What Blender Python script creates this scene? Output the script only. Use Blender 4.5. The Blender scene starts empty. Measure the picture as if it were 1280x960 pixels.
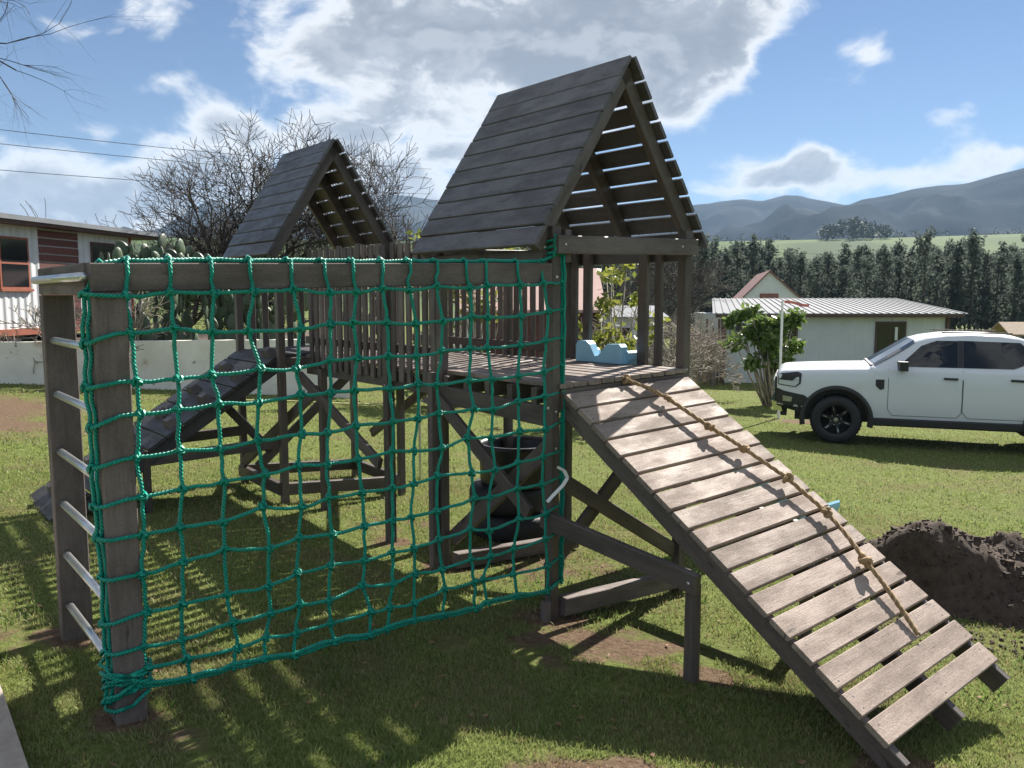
import bpy, math, random
import numpy as np
from mathutils import Vector, Matrix, noise as mnoise
R = math.radians
scene = bpy.context.scene
COL = scene.collection
random.seed(7)
rng = np.random.default_rng(11)

HAZE = .00013
# ------------------------------------------------------------------ camera
cam_d = bpy.data.cameras.new('camera')
cam = bpy.data.objects.new('camera', cam_d); COL.objects.link(cam)
cam.location = (0, 0, 1.6)
cam.rotation_euler = (R(90 - 6.166), 0, 0)
cam_d.sensor_fit = 'HORIZONTAL'; cam_d.sensor_width = 36.0
cam_d.lens = 36.0 * 1017.8 / 1280.0
cam_d.clip_start = 0.05; cam_d.clip_end = 30000
scene.camera = cam

# ------------------------------------------------------------------ light
SUN_AZ, SUN_EL = R(33.0), R(37.8)          # azimuth clockwise from +Y
sd = Vector((math.sin(SUN_AZ) * math.cos(SUN_EL), math.cos(SUN_AZ) * math.cos(SUN_EL), math.sin(SUN_EL)))
sun_d = bpy.data.lights.new('sun', 'SUN'); sun_d.energy = 5.0; sun_d.angle = R(0.53); sun_d.color = (1.0, 0.94, 0.85)
sun = bpy.data.objects.new('sun', sun_d); COL.objects.link(sun)
sun.rotation_euler = (-sd).to_track_quat('-Z', 'Y').to_euler()
sun.location = (20, 30, 40)

class NT:
    """small helper to write node expressions"""
    def __init__(s, tree): s.t = tree; s.n = tree.nodes; s.l = tree.links
    def node(s, typ, **kw):
        n = s.n.new(typ)
        for k, v in kw.items(): setattr(n, k, v)
        return n
    def put(s, sock, v):
        if v is None: return
        if hasattr(v, 'is_output'): s.l.new(v, sock)
        else: sock.default_value = v
    def math(s, op, a, b=None, c=None, clamp=False):
        n = s.node('ShaderNodeMath', operation=op, use_clamp=clamp)
        s.put(n.inputs[0], a); s.put(n.inputs[1], b); s.put(n.inputs[2], c)
        return n.outputs[0]
    def vmath(s, op, a, b=None):
        n = s.node('ShaderNodeVectorMath', operation=op)
        s.put(n.inputs[0], a); s.put(n.inputs[1], b)
        return n.outputs[0]
    def noise(s, vec, scale, detail=4, rough=0.55, dist=0.0):
        n = s.node('ShaderNodeTexNoise'); s.put(n.inputs['Vector'], vec)
        n.inputs['Scale'].default_value = scale; n.inputs['Detail'].default_value = detail
        n.inputs['Roughness'].default_value = rough; n.inputs['Distortion'].default_value = dist
        return n.outputs['Fac']
    def ramp(s, fac, stops):
        n = s.node('ShaderNodeValToRGB'); s.put(n.inputs[0], fac)
        el = n.color_ramp.elements
        while len(el) < len(stops): el.new(0.5)
        for e, (p, c) in zip(el, stops):
            e.position = p; e.color = (*c, 1) if len(c) == 3 else c
        return n.outputs[0]
    def mix(s, fac, a, b, blend='MIX'):
        n = s.node('ShaderNodeMix', data_type='RGBA', blend_type=blend)
        s.put(n.inputs[0], fac)
        s.put(n.inputs[6], (*a, 1) if isinstance(a, tuple) and len(a) == 3 else a)
        s.put(n.inputs[7], (*b, 1) if isinstance(b, tuple) and len(b) == 3 else b)
        return n.outputs[2]
    def maprange(s, v, a, b, c=0.0, d=1.0, smooth=True):
        n = s.node('ShaderNodeMapRange', interpolation_type='SMOOTHSTEP' if smooth else 'LINEAR')
        s.put(n.inputs[0], v)
        for i, x in enumerate((a, b, c, d)): n.inputs[i + 1].default_value = x
        return n.outputs[0]

world = bpy.data.worlds.new('World'); scene.world = world; world.use_nodes = True
w = NT(world.node_tree); w.n.clear()
sky = w.node('ShaderNodeTexSky', sky_type='NISHITA')
sky.sun_disc = False; sky.sun_elevation = SUN_EL; sky.sun_rotation = SUN_AZ
sky.altitude = 1500; sky.air_density = 1.0; sky.dust_density = 0.0; sky.ozone_density = 3.0
tc = w.node('ShaderNodeTexCoord'); dirv = tc.outputs['Generated']
sep = w.node('ShaderNodeSeparateXYZ'); w.l.new(dirv, sep.inputs[0])
az = w.math('MULTIPLY', w.math('ARCTAN2', sep.outputs[0], sep.outputs[1]), 57.2958)
el = w.math('MULTIPLY', w.math('ARCSINE', sep.outputs[2]), 57.2958)
warp = w.noise(dirv, 7.0, 3, 0.5)
azw = w.math('ADD', az, w.math('MULTIPLY', w.math('SUBTRACT', warp, 0.5), 5.0))
elw = w.math('ADD', el, w.math('MULTIPLY', w.math('SUBTRACT', w.noise(w.vmath('ADD', dirv, (3.1, 1.7, 5.2)), 8.0, 3, 0.5), 0.5), 3.0))
# each cloud: azimuth, elevation, half sizes in degrees, weight
CLOUDS = [(-8.0, 16.6, 12, 3.4, 1.2), (6.0, 16.4, 9, 3.6, 1.2), (13.0, 15.4, 5.2, 2.8, .95), (-2, 22.5, 20, 4.5, 1.0),
          (11.3, 12.6, 2.4, 1.3, .6), (0, 12.4, 8, 2.6, .55), (-12.9, 11.2, 6.5, 1.9, .8), (-20.4, 10.0, 4.5, 1.5, .6),
          (-16.6, 7.0, 11, 2.6, .9), (-26.6, 6.0, 8, 2.2, .8), (-33, 4.0, 9, 2.4, .8), (-6.5, 9.0, 7, 3.2, .75),
          (21, 7.7, 4.6, 1.5, .80), (15.5, 6.9, 4.2, 1.2, .74), (26.2, 7.2, 4.6, 1.0, .72), (33, 8.0, 6, .9, .7), (20.5, 8.9, 1.8, .8, .6),
          (23.5, 14.7, 2.4, .75, .55), (27.5, 10.7, 1.3, .5, .52)]
tot = None
for (a, e, sa, se, wt) in CLOUDS:
    q = w.math('ADD', w.math('POWER', w.math('DIVIDE', w.math('SUBTRACT', azw, a), sa), 2.0),
               w.math('POWER', w.math('DIVIDE', w.math('SUBTRACT', elw, e), se), 2.0))
    g = w.math('MULTIPLY', w.math('EXPONENT', w.math('MULTIPLY', q, -1.0)), wt)
    tot = g if tot is None else w.math('ADD', tot, g)
# beyond the frame broken cumulus carries on; unseen cover overhead thickened for fill light
outside = w.math('MULTIPLY', w.maprange(w.math('ABSOLUTE', az), 36, 60), w.maprange(w.noise(dirv, 2.6, 3, 0.5), 0.40, 0.58))
above = w.math('MULTIPLY', w.maprange(el, 24, 40), w.maprange(w.noise(dirv, 2.2, 3, 0.5), 0.38, 0.56))
tot = w.math('ADD', tot, w.math('MAXIMUM', w.math('MULTIPLY', outside, 0.7), w.math('MULTIPLY', above, 0.7)))
strv = w.vmath('MULTIPLY', dirv, (1.0, 1.0, 1.7))
n1 = w.noise(strv, 9.0, 9, 0.58, 0.3)
n2 = w.noise(w.vmath('ADD', strv, (0.012, 0.02, 0.035)), 9.0, 9, 0.58, 0.3)
dens = w.math('ADD', w.math('SUBTRACT', tot, 0.42), w.math('MULTIPLY', w.math('SUBTRACT', n1, 0.5), 3.5))
alpha = w.maprange(dens, -0.14, 0.55)
thick = w.maprange(dens, 0.30, 1.25)
lump = w.maprange(w.math('SUBTRACT', n1, n2), -0.02, 0.12)
ccol = w.ramp(thick, [(0.0, (8.2, 8.3, 8.4)), (0.20, (6.2, 6.4, 6.7)), (0.5, (3.5, 3.8, 4.3)), (1.0, (2.5, 2.8, 3.3))])
ccol = w.mix(w.math('MULTIPLY', lump, 0.28), ccol, (8.0, 8.1, 8.2))
skyc = w.mix(alpha, w.vmath('MULTIPLY', sky.outputs[0], (.66, .70, .74)), ccol)
bg = w.node('ShaderNodeBackground'); bg.inputs['Strength'].default_value = 0.050
w.l.new(skyc, bg.inputs['Color'])
wo = w.node('ShaderNodeOutputWorld'); w.l.new(bg.outputs[0], wo.inputs[0])

scene.view_settings.view_transform = 'Standard'
scene.view_settings.look = 'None'
scene.view_settings.exposure = 1.36
scene.view_settings.gamma = 1.0
scene.view_settings.use_curve_mapping = False
scene.render.engine = 'CYCLES'
cy = scene.cycles
cy.use_denoising = True
cy.max_bounces = 6; cy.diffuse_bounces = 3; cy.glossy_bounces = 3; cy.transmission_bounces = 4; cy.transparent_max_bounces = 6
cy.volume_bounces = 0
cy.caustics_reflective = False; cy.caustics_refractive = False

# ------------------------------------------------------------------ materials
MATS = {}
def mat(name, base, rough=0.6, var=0.25, scale=8.0, bump=0.0, bscale=40.0, metal=0.0, spec=0.5, rand=0.0, base2=None, detail=5, stretch=(1, 1, 1), bdist=0.01):
    m = bpy.data.materials.new(name); m.use_nodes = True
    t = NT(m.node_tree); b = t.n['Principled BSDF']
    c = t.node('ShaderNodeTexCoord').outputs['Object']
    oi = t.node('ShaderNodeObjectInfo')
    vec = t.vmath('ADD', t.vmath('MULTIPLY', c, stretch), t.vmath('MULTIPLY', oi.outputs['Random'], (7.0, 13.0, 5.0)))
    f = t.noise(vec, scale, detail, 0.6)
    d = base2 or tuple(x * (1 - var) for x in base)
    l = tuple(min(1, x * (1 + var)) for x in base) if base2 is None else base
    col = t.ramp(f, [(0.3, d), (0.7, l)])
    if rand:
        k = t.math('ADD', t.math('MULTIPLY', oi.outputs['Random'], 2 * rand), 1 - rand)
        col = t.mix(1.0, col, t.vmath('MULTIPLY', (1, 1, 1), k), 'MULTIPLY')
        # vector from scalar
    t.l.new(col, b.inputs['Base Color'])
    b.inputs['Roughness'].default_value = rough; b.inputs['Metallic'].default_value = metal
    b.inputs['Specular IOR Level'].default_value = spec
    if bump:
        bn = t.node('ShaderNodeBump'); bn.inputs['Strength'].default_value = bump; bn.inputs['Distance'].default_value = bdist
        t.l.new(t.noise(vec, bscale, 4, 0.65), bn.inputs['Height']); t.l.new(bn.outputs[0], b.inputs['Normal'])
    MATS[name] = m
    return m

mat('wood_dark', (.094, .074, .066), .5, .2, 120, .35, 130, rand=.22, bdist=.003)
mat('wood_roof', (.088, .080, .080), .42, .15, 30, .25, 110, rand=.14, bdist=.003)
mat('wood_grey', (.145, .117, .103), .8, .2, 150, .5, 220, rand=.15, bdist=.004)
mat('wood_worn_glare', (.36, .285, .24), .68, .28, 110, .6, 160, rand=.12, bdist=.003, base2=(.22, .17, .142), spec=.2)  # ramp boards: pale from tread wear plus sun glare put into the colour
mat('wood_deck', (.20, .155, .13), .5, .25, 60, .4, 120, rand=.15, bdist=.003)
mat('wood_black', (.042, .040, .041), .6, .2, 30, .3, 100, rand=.2, bdist=.003)
mat('galvanised', (.55, .57, .58), .32, .12, 12, .1, 40, metal=.9)
mat('net_green', (.0, .40, .285), .42, .2, 30, .5, 260, base2=(.0, .30, .205), bdist=.003)
mat('rope_tan', (.36, .24, .12), .8, .35, 60, 1.0, 220, bdist=.004)
mat('rubber', (.018, .018, .02), .6, .3, 20, .3, 60)
mat('black_plastic', (.022, .024, .028), .4, .2, 12)
mat('blue_plastic', (.30, .58, .76), .4, .06, 6)
mat('white_strap', (.82, .82, .80), .6, .1, 20)
mat('screw', (.6, .6, .6), .35, .1, 10, metal=.9)
mat('bark_grey', (.060, .051, .044), .9, .4, 10, .8, 30)
mat('bark_light', (.30, .26, .22), .85, .3, 10)
mat('bark_brown', (.10, .075, .055), .9, .3, 12)
mat('white_wall', (.62, .64, .65), .5, .05, 3)
mat('shed_wall', (.54, .57, .575), .5, .05, 2)
mat('sheet_roof', (.21, .222, .24), .7, .10, 3, spec=.08)
mat('brown_trim', (.085, .045, .035), .55, .2, 6)
mat('red_trim', (.28, .085, .045), .6, .2, 6)
mat('red_siding', (.125, .04, .030), .6, .25, 10, rand=.2)
mat('roof_red', (.22, .10, .09), .6, .2, 4)
mat('pink_wall', (.50, .32, .28), .8, .1, 2)
mat('glass_dark', (.012, .015, .018), .06, .1, 2, spec=.6)
mat('car_paint', (.68, .70, .73), .22, .015, 2, spec=.5)
mat('car_black', (.018, .018, .02), .45, .2, 10)
mat('car_glass', (.010, .012, .014), .04, .1, 2, spec=.6)
mat('chrome', (.6, .62, .64), .15, .05, 3, metal=1.0)
mat('lamp_lens', (.55, .58, .6), .1, .1, 20, spec=.6)
mat('alloy', (.04, .04, .042), .35, .2, 20, metal=.6)
mat('alloy_light', (.35, .36, .37), .3, .2, 20, metal=.9)
mat('wire', (.10, .10, .10), .6, .1, 3)
mat('pole_white', (.75, .75, .74), .5, .05, 4)
mat('flag_red', (.5, .16, .13), .8, .2, 6)
mat('clod', (.095, .064, .045), .95, .45, 22, 1.0, 90, base2=(.040, .028, .020))
mat('litter', (.75, .72, .62), .4, .1, 10)
mat('dead_leaf', (.22, .12, .06), .8, .3, 20)
mat('concrete', (.34, .29, .24), .9, .25, 9, .6, 60)
mat('hose', (.55, .50, .22), .5, .1, 4)
mat('timber_tan', (.32, .24, .16), .8, .25, 10, rand=.2)

def leafmat(name, c1, c2, rough=.5, trans=.25):
    m = bpy.data.materials.new(name); m.use_nodes = True
    t = NT(m.node_tree); b = t.n['Principled BSDF']
    g = t.node('ShaderNodeNewGeometry')
    col = t.ramp(g.outputs['Random Per Island'], [(0, c1), (1, c2)])
    t.l.new(col, b.inputs['Base Color']); b.inputs['Roughness'].default_value = rough
    tr = t.node('ShaderNodeBsdfTranslucent'); t.l.new(col, tr.inputs['Color'])
    mx = t.node('ShaderNodeMixShader'); mx.inputs[0].default_value = trans
    out = t.n['Material Output']
    t.l.new(b.outputs[0], mx.inputs[1]); t.l.new(tr.outputs[0], mx.inputs[2]); t.l.new(mx.outputs[0], out.inputs[0])
    MATS[name] = m
leafmat('leaf_shrub', (.07, .125, .03), (.19, .27, .065), .4, .45)
leafmat('leaf_yellow', (.12, .16, .03), (.30, .30, .06), .4, .45)
leafmat('leaf_conifer', (.075, .096, .080), (.125, .15, .122), .9, .45)  # leaf tone lightened and greyed, painting the haze over the belt
leafmat('leaf_far', (.03, .045, .025), (.06, .08, .04), .8, .1)
leafmat('blade', (.165, .212, .055), (.315, .355, .125), .5, .45)
leafmat('blade_dry', (.24, .19, .09), (.34, .28, .14), .7, .3)
mat('cactus_pad', (.06, .09, .05), .5, .25, 6, rand=.3)

def woodify(name, streak=.45, stain=.35):
    m = MATS[name]; t = NT(m.node_tree); b = t.n['Principled BSDF']
    at = t.node('ShaderNodeAttribute', attribute_name='grain').outputs['Vector']
    oi = t.node('ShaderNodeObjectInfo').outputs['Random']
    v = t.vmath('ADD', at, t.vmath('MULTIPLY', oi, (31.0, 17.0, 23.0)))
    g1 = t.noise(t.vmath('MULTIPLY', v, (1.6, 34.0, 34.0)), 3.0, 6, .65, .6)
    g2 = t.noise(t.vmath('MULTIPLY', v, (1.0, 3.0, 3.0)), 3.2, 4, .6)
    kn = t.noise(t.vmath('MULTIPLY', v, (3.0, 12.0, 12.0)), 2.0, 1, .5)
    old = b.inputs['Base Color'].links[0].from_socket
    k = t.math('ADD', t.math('MULTIPLY', t.maprange(g1, .3, .7), 2 * streak), 1 - streak)
    k = t.math('MULTIPLY', k, t.math('ADD', t.math('MULTIPLY', t.maprange(g2, .32, .68), 2 * stain), 1 - stain))
    k = t.math('MULTIPLY', k, t.maprange(kn, .78, .70, .45, 1.0))
    col = t.mix(1.0, old, t.vmath('MULTIPLY', (1, 1, 1), k), 'MULTIPLY')
    t.l.new(col, b.inputs['Base Color'])
    bn = t.node('ShaderNodeBump'); bn.inputs['Strength'].default_value = .5; bn.inputs['Distance'].default_value = .003
    t.l.new(g1, bn.inputs['Height'])
    if b.inputs['Normal'].is_linked: t.l.new(b.inputs['Normal'].links[0].from_socket, bn.inputs['Normal'])
    t.l.new(bn.outputs[0], b.inputs['Normal'])
    rr = b.inputs['Roughness'].default_value
    t.l.new(t.maprange(g2, .3, .7, min(1, rr + .15), max(.2, rr - .12)), b.inputs['Roughness'])
for q in ('wood_dark', 'wood_roof', 'wood_grey', 'wood_worn_glare', 'wood_deck', 'wood_black'):
    woodify(q, .08 if q in ('wood_roof', 'wood_black', 'wood_worn_glare') else .11, .14 if q in ('wood_roof', 'wood_black') else .20)
def twist(name, k, lay, amt):
    m = MATS[name]; t = NT(m.node_tree); b = t.n['Principled BSDF']
    at = t.node('ShaderNodeAttribute', attribute_name='grain').outputs['Vector']
    sp = t.node('ShaderNodeSeparateXYZ'); t.l.new(at, sp.inputs[0])
    an = t.math('ARCTAN2', sp.outputs[2], sp.outputs[1])
    h = t.math('SINE', t.math('ADD', t.math('MULTIPLY', sp.outputs[0], k), t.math('MULTIPLY', an, lay)))
    bn = t.node('ShaderNodeBump'); bn.inputs['Strength'].default_value = amt; bn.inputs['Distance'].default_value = .004
    t.l.new(h, bn.inputs['Height']); t.l.new(bn.outputs[0], b.inputs['Normal'])
    old = b.inputs['Base Color'].links[0].from_socket
    col = t.mix(1.0, old, t.vmath('MULTIPLY', (1, 1, 1), t.maprange(h, -1, .2, .74, 1.05)), 'MULTIPLY')
    t.l.new(col, b.inputs['Base Color'])
twist('net_green', 420.0, 3.0, .8)
# lawn blades take large patches of green, yellow and straw
m = MATS['blade']; t = NT(m.node_tree)
src = [n for n in t.n if n.type == 'VALTORGB'][0]
oc = t.node('ShaderNodeTexCoord').outputs['Object']
c1 = t.mix(t.math('MULTIPLY', t.maprange(t.noise(oc, 1.1, 5, .65), .45, .68), .75), src.outputs[0], (.28, .235, .14))
c1 = t.mix(t.math('MULTIPLY', t.maprange(t.noise(t.vmath('ADD', oc, (5, 9, 0)), 2.4, 4, .6), .52, .70), .55), c1, (.095, .145, .040))
for n in list(t.n):
    if n.type == 'BSDF_PRINCIPLED': t.l.new(c1, n.inputs['Base Color'])
    if n.type == 'BSDF_TRANSLUCENT': t.l.new(c1, n.inputs['Color'])

# weathered plaster of the low wall
m = mat('plaster', (.68, .66, .62), .85, .05, 2, .3, 20)
t = NT(m.node_tree); b = t.n['Principled BSDF']
oc = t.node('ShaderNodeTexCoord').outputs['Object']
f1 = t.noise(oc, 1.6, 6, .6); f2 = t.noise(t.vmath('ADD', oc, (4, 2, 9)), 1.1, 5, .65)
c = t.ramp(f1, [(.40, (.86, .82, .74)), (.62, (.74, .69, .60))])
c = t.mix(t.maprange(f2, .62, .72), c, (.42, .27, .17))
c = t.mix(t.maprange(t.noise(oc, 2.3, 5, .6), .64, .70), c, (.14, .12, .11))
t.l.new(c, b.inputs['Base Color'])

# ------------------------------------------------------------------ the lie of the land
def sm(t): t = max(0.0, min(1.0, t)); return t * t * (3 - 2 * t)
def G(x, y):
    xe = 5.5 * math.tanh(x / 5.5) if x > 0 else 12 * math.tanh(x / 12)
    if y < 12: ye = max(y, -10)
    else: ye = 12 + 12 * (1 - math.exp(-(y - 12) / 12))
    z = -.081 * xe - .0384 * ye
    d = math.hypot(x, y)
    z += -1.6 * sm((d - 30) / 80)
    z += 61 * sm((d - 300) / 620)
    return z

# ------------------------------------------------------------------ mesh builder
class MB:
    def __init__(s): s.v = []; s.f = []; s.smooth = False; s.at = {}
    def poly(s, pts):
        i = len(s.v); s.v += [tuple(p) for p in pts]; s.f.append(tuple(range(i, i + len(pts))))
    def hexa(s, p):      # 8 points: bottom 4 ccw, top 4 ccw
        i = len(s.v); s.v += [tuple(q) for q in p]
        for f in ((0, 3, 2, 1), (4, 5, 6, 7), (0, 1, 5, 4), (1, 2, 6, 5), (2, 3, 7, 6), (3, 0, 4, 7)):
            s.f.append(tuple(i + k for k in f))
        return s
    def box(s, lo, hi):
        (a, b, c), (d, e, f) = lo, hi
        return s.hexa([(a, b, c), (d, b, c), (d, e, c), (a, e, c), (a, b, f), (d, b, f), (d, e, f), (a, e, f)])
    def beam(s, p0, p1, wd, th, side=None, ch=.004):
        """chamfered bar from p0 to p1; wd measured along side, th across"""
        p0 = Vector(p0); p1 = Vector(p1); ax = (p1 - p0).normalized()
        side = Vector(side) if side is not None else (Vector((0, 0, 1)) if abs(ax.z) < .9 else Vector((1, 0, 0)))
        a = (side - ax * side.dot(ax)).normalized(); b = ax.cross(a)
        hw, ht = wd / 2, th / 2; ch = min(ch, hw * .5, ht * .5)
        prof = [(hw - ch, -ht), (hw, -ht + ch), (hw, ht - ch), (hw - ch, ht), (-hw + ch, ht), (-hw, ht - ch), (-hw, -ht + ch), (-hw + ch, -ht)]
        i = len(s.v)
        ln_ = (p1 - p0).length
        for q_, p in ((0.0, p0), (ln_, p1)):
            for x, y in prof:
                s.at[len(s.v)] = (q_, x, y); s.v.append(tuple(p + a * x + b * y))
        for k in range(8): s.f.append((i + k, i + (k + 1) % 8, i + 8 + (k + 1) % 8, i + 8 + k))
        s.f.append(tuple(i + k for k in range(7, -1, -1))); s.f.append(tuple(i + 8 + k for k in range(8)))
        return s
    def tube(s, pts, r, n=6, cap=True, closed=False):
        pts = [Vector(p) for p in pts]; m = len(pts)
        rs = r if hasattr(r, '__len__') else [r] * m
        i = len(s.v); prev = None; sl = 0.0
        for k, p in enumerate(pts):
            if k: sl += (p - pts[k - 1]).length
            if closed: tg = (pts[(k + 1) % m] - pts[k - 1])
            else: tg = pts[min(k + 1, m - 1)] - pts[max(k - 1, 0)]
            if tg.length < 1e-9: tg = Vector((0, 0, 1))
            tg.normalize()
            if prev is None: a = tg.orthogonal().normalized()
            else:
                a = prev - tg * prev.dot(tg)
                a = a.normalized() if a.length > 1e-6 else tg.orthogonal().normalized()
            prev = a; b = tg.cross(a)
            for j in range(n):
                an = 2 * math.pi * j / n
                s.at[len(s.v)] = (sl, math.cos(an), math.sin(an)); s.v.append(tuple(p + (a * math.cos(an) + b * math.sin(an)) * rs[k]))
        for k in range(m if closed else m - 1):
            k2 = (k + 1) % m
            for j in range(n):
                s.f.append((i + k * n + j, i + k * n + (j + 1) % n, i + k2 * n + (j + 1) % n, i + k2 * n + j))
        if cap and not closed:
            s.f.append(tuple(i + j for j in range(n - 1, -1, -1))); s.f.append(tuple(i + (m - 1) * n + j for j in range(n)))
        return s
    def lathe(s, prof, c=(0, 0, 0), n=24, axis='z'):
        i = len(s.v); m = len(prof); c = Vector(c)
        for k in range(n):
            an = 2 * math.pi * k / n; ca, sa = math.cos(an), math.sin(an)
            for (r, z) in prof:
                q = Vector((r * ca, r * sa, z)) if axis == 'z' else (Vector((r * ca, z, r * sa)) if axis == 'y' else Vector((z, r * ca, r * sa)))
                s.v.append(tuple(c + q))
        for k in range(n):
            k2 = (k + 1) % n
            for j in range(m - 1): s.f.append((i + k * m + j, i + k2 * m + j, i + k2 * m + j + 1, i + k * m + j + 1))
        return s
    def mesh(s, name, mt, org=(0, 0, 0)):
        me = bpy.data.meshes.new(name)
        ox, oy, oz = org
        me.from_pydata([(x - ox, y - oy, z - oz) for x, y, z in s.v], [], s.f)
        me.materials.append(MATS[mt] if isinstance(mt, str) else mt)
        if isinstance(mt, str) and (mt.startswith('wood') or mt.startswith('net') or mt.startswith('rope')):
            ga = me.attributes.new('grain', 'FLOAT_VECTOR', 'POINT')
            ga.data.foreach_set('vector', [c for i in range(len(s.v)) for c in s.at.get(i, s.v[i])])
        if s.smooth:
            me.polygons.foreach_set('use_smooth', [True] * len(me.polygons))
        me.update()
        return me
    def build(s, name, mt, parent=None, org=(0, 0, 0)):
        """one mesh object; vertices are given in world space, org is the place of the thing's root"""
        o = bpy.data.objects.new(name, s.mesh(name, mt, org)); COL.objects.link(o)
        if parent is not None: o.parent = parent
        else: o.location = org
        return o
def tag(o, label, cat, group=None, kind=None):
    if label: o['label'] = label
    if cat: o['category'] = cat
    if group: o['group'] = group
    if kind: o['kind'] = kind
    return o
def empty(name, loc=(0, 0, 0), parent=None):
    o = bpy.data.objects.new(name, None); COL.objects.link(o); o.location = loc; o.empty_display_size = .1
    if parent is not None: o.parent = parent
    return o
def link(me, name, parent=None, loc=(0, 0, 0), rot=(0, 0, 0), sc=(1, 1, 1)):
    o = bpy.data.objects.new(name, me); COL.objects.link(o); o.location = loc; o.rotation_euler = rot; o.scale = sc
    if parent is not None: o.parent = parent
    return o

# ------------------------------------------------------------------ ground
WORN = [(.22, 4.36, .26, .2, .9), (.94, 3.74, .2, .16, .9), (-.45, 5.15, .22, .18, .8), (-1.47, 2.97, .2, .16, .8), (-2.03, 3.66, .24, .2, .9), (1.55, 3.0, .3, .2, .8), (-.86, 5.67, .25, .2, .7), (.35, 2.75, .42, .20, 1.0), (.5, 4.0, .9, .45, .65), (1.05, 3.7, .45, .3, .5), (.1, 5.4, 1.3, .9, .55), (-.9, 6.2, 1.0, .7, .45),
        (1.7, 6.6, 1.0, .6, .6), (-2.6, 3.5, .55, .35, .7), (-2.0, 2.6, .35, .25, .6), (-8.2, 10.6, 2.6, 2.2, 1.0), (-6.2, 9.5, 1.8, 1.2, .7), (6.0, 16.5, 1.2, .6, .7), (2.2, 2.9, .4, .25, .6), (-1.2, 2.8, .3, .2, .5)]
gm = bpy.data.materials.new('lawn'); gm.use_nodes = True
t = NT(gm.node_tree); b = t.n['Principled BSDF']; b.inputs['Roughness'].default_value = .9; b.inputs['Specular IOR Level'].default_value = .05
oc = t.node('ShaderNodeTexCoord').outputs['Object']
nf = t.noise(oc, 22, 6, .7); nm = t.noise(oc, 1.7, 5, .6); nl = t.noise(oc, .23, 4, .6)
green = t.ramp(nf, [(.25, (.065, .082, .022)), (.5, (.13, .162, .045)), (.78, (.215, .25, .08))])
dry = t.ramp(nf, [(.25, (.07, .055, .03)), (.75, (.24, .19, .10))])
lawn = t.mix(t.math('MULTIPLY', t.maprange(nm, .48, .68), .55), green, dry)
lawn = t.mix(t.math('MULTIPLY', t.maprange(nl, .5, .68), .35), lawn, dry)
dirt = t.ramp(t.noise(oc, 30, 6, .7), [(.3, (.085, .055, .036)), (.7, (.22, .155, .105))])
sp = t.node('ShaderNodeSeparateXYZ'); t.l.new(oc, sp.inputs[0])
mk = None
for (x, y, a, bb, wt) in WORN:
    q = t.math('ADD', t.math('POWER', t.math('DIVIDE', t.math('SUBTRACT', sp.outputs[0], x), a), 2.0), t.math('POWER', t.math('DIVIDE', t.math('SUBTRACT', sp.outputs[1], y), bb), 2.0))
    g = t.math('MULTIPLY', t.math('EXPONENT', t.math('MULTIPLY', q, -1.0)), wt)
    mk = g if mk is None else t.math('MAXIMUM', mk, g)
mk = t.maprange(t.math('ADD', mk, t.math('MULTIPLY', t.math('SUBTRACT', t.noise(oc, 5, 5, .65), .5), 1.0)), .38, .62)
col = t.mix(mk, lawn, dirt)
ln = t.node('ShaderNodeVectorMath', operation='LENGTH'); t.l.new(oc, ln.inputs[0])
far = t.maprange(ln.outputs['Value'], 60, 260)
fieldc = t.ramp(t.noise(oc, .006, 3, .5), [(.42, (.065, .105, .032)), (.5, (.09, .13, .040)), (.6, (.048, .075, .028))])
col = t.mix(far, col, fieldc)
t.l.new(col, b.inputs['Base Color'])
bn = t.node('ShaderNodeBump'); bn.inputs['Strength'].default_value = .9; bn.inputs['Distance'].default_value = .03
t.l.new(t.noise(oc, 34, 5, .75), bn.inputs['Height']); t.l.new(bn.outputs[0], b.inputs['Normal'])
MATS['lawn'] = gm

rad = [0, .5]
while rad[-1] < 1800: rad.append(rad[-1] * 1.055 + .06)
rad += [2300, 2900, 3400]
NS = 160
gb = MB(); gb.smooth = True
CX, CY = 0.0, 2.0
def GG(x, y):
    return G(x, y) + (.012 * mnoise.noise((x * 1.3, y * 1.3, 0)) + .02 * mnoise.noise((x * .45, y * .45, 3)))
for r in rad:
    for k in range(NS):
        a = 2 * math.pi * k / NS
        x, y = CX + r * math.sin(a), CY + r * math.cos(a)
        gb.v.append((x, y, GG(x, y)))
for i in range(len(rad) - 1):
    for k in range(NS):
        k2 = (k + 1) % NS
        if i == 0: gb.f.append((k * 0, NS + k, NS + k2)[::-1])
        else: gb.f.append((i * NS + k, i * NS + k2, (i + 1) * NS + k2, (i + 1) * NS + k)[::-1])
ground = gb.build('ground', 'lawn'); ground['kind'] = 'structure'

def worn(x, y):
    return max(wt * math.exp(-((x - cx) / a) ** 2 - ((y - cy) / bb) ** 2) for cx, cy, a, bb, wt in WORN)

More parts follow.
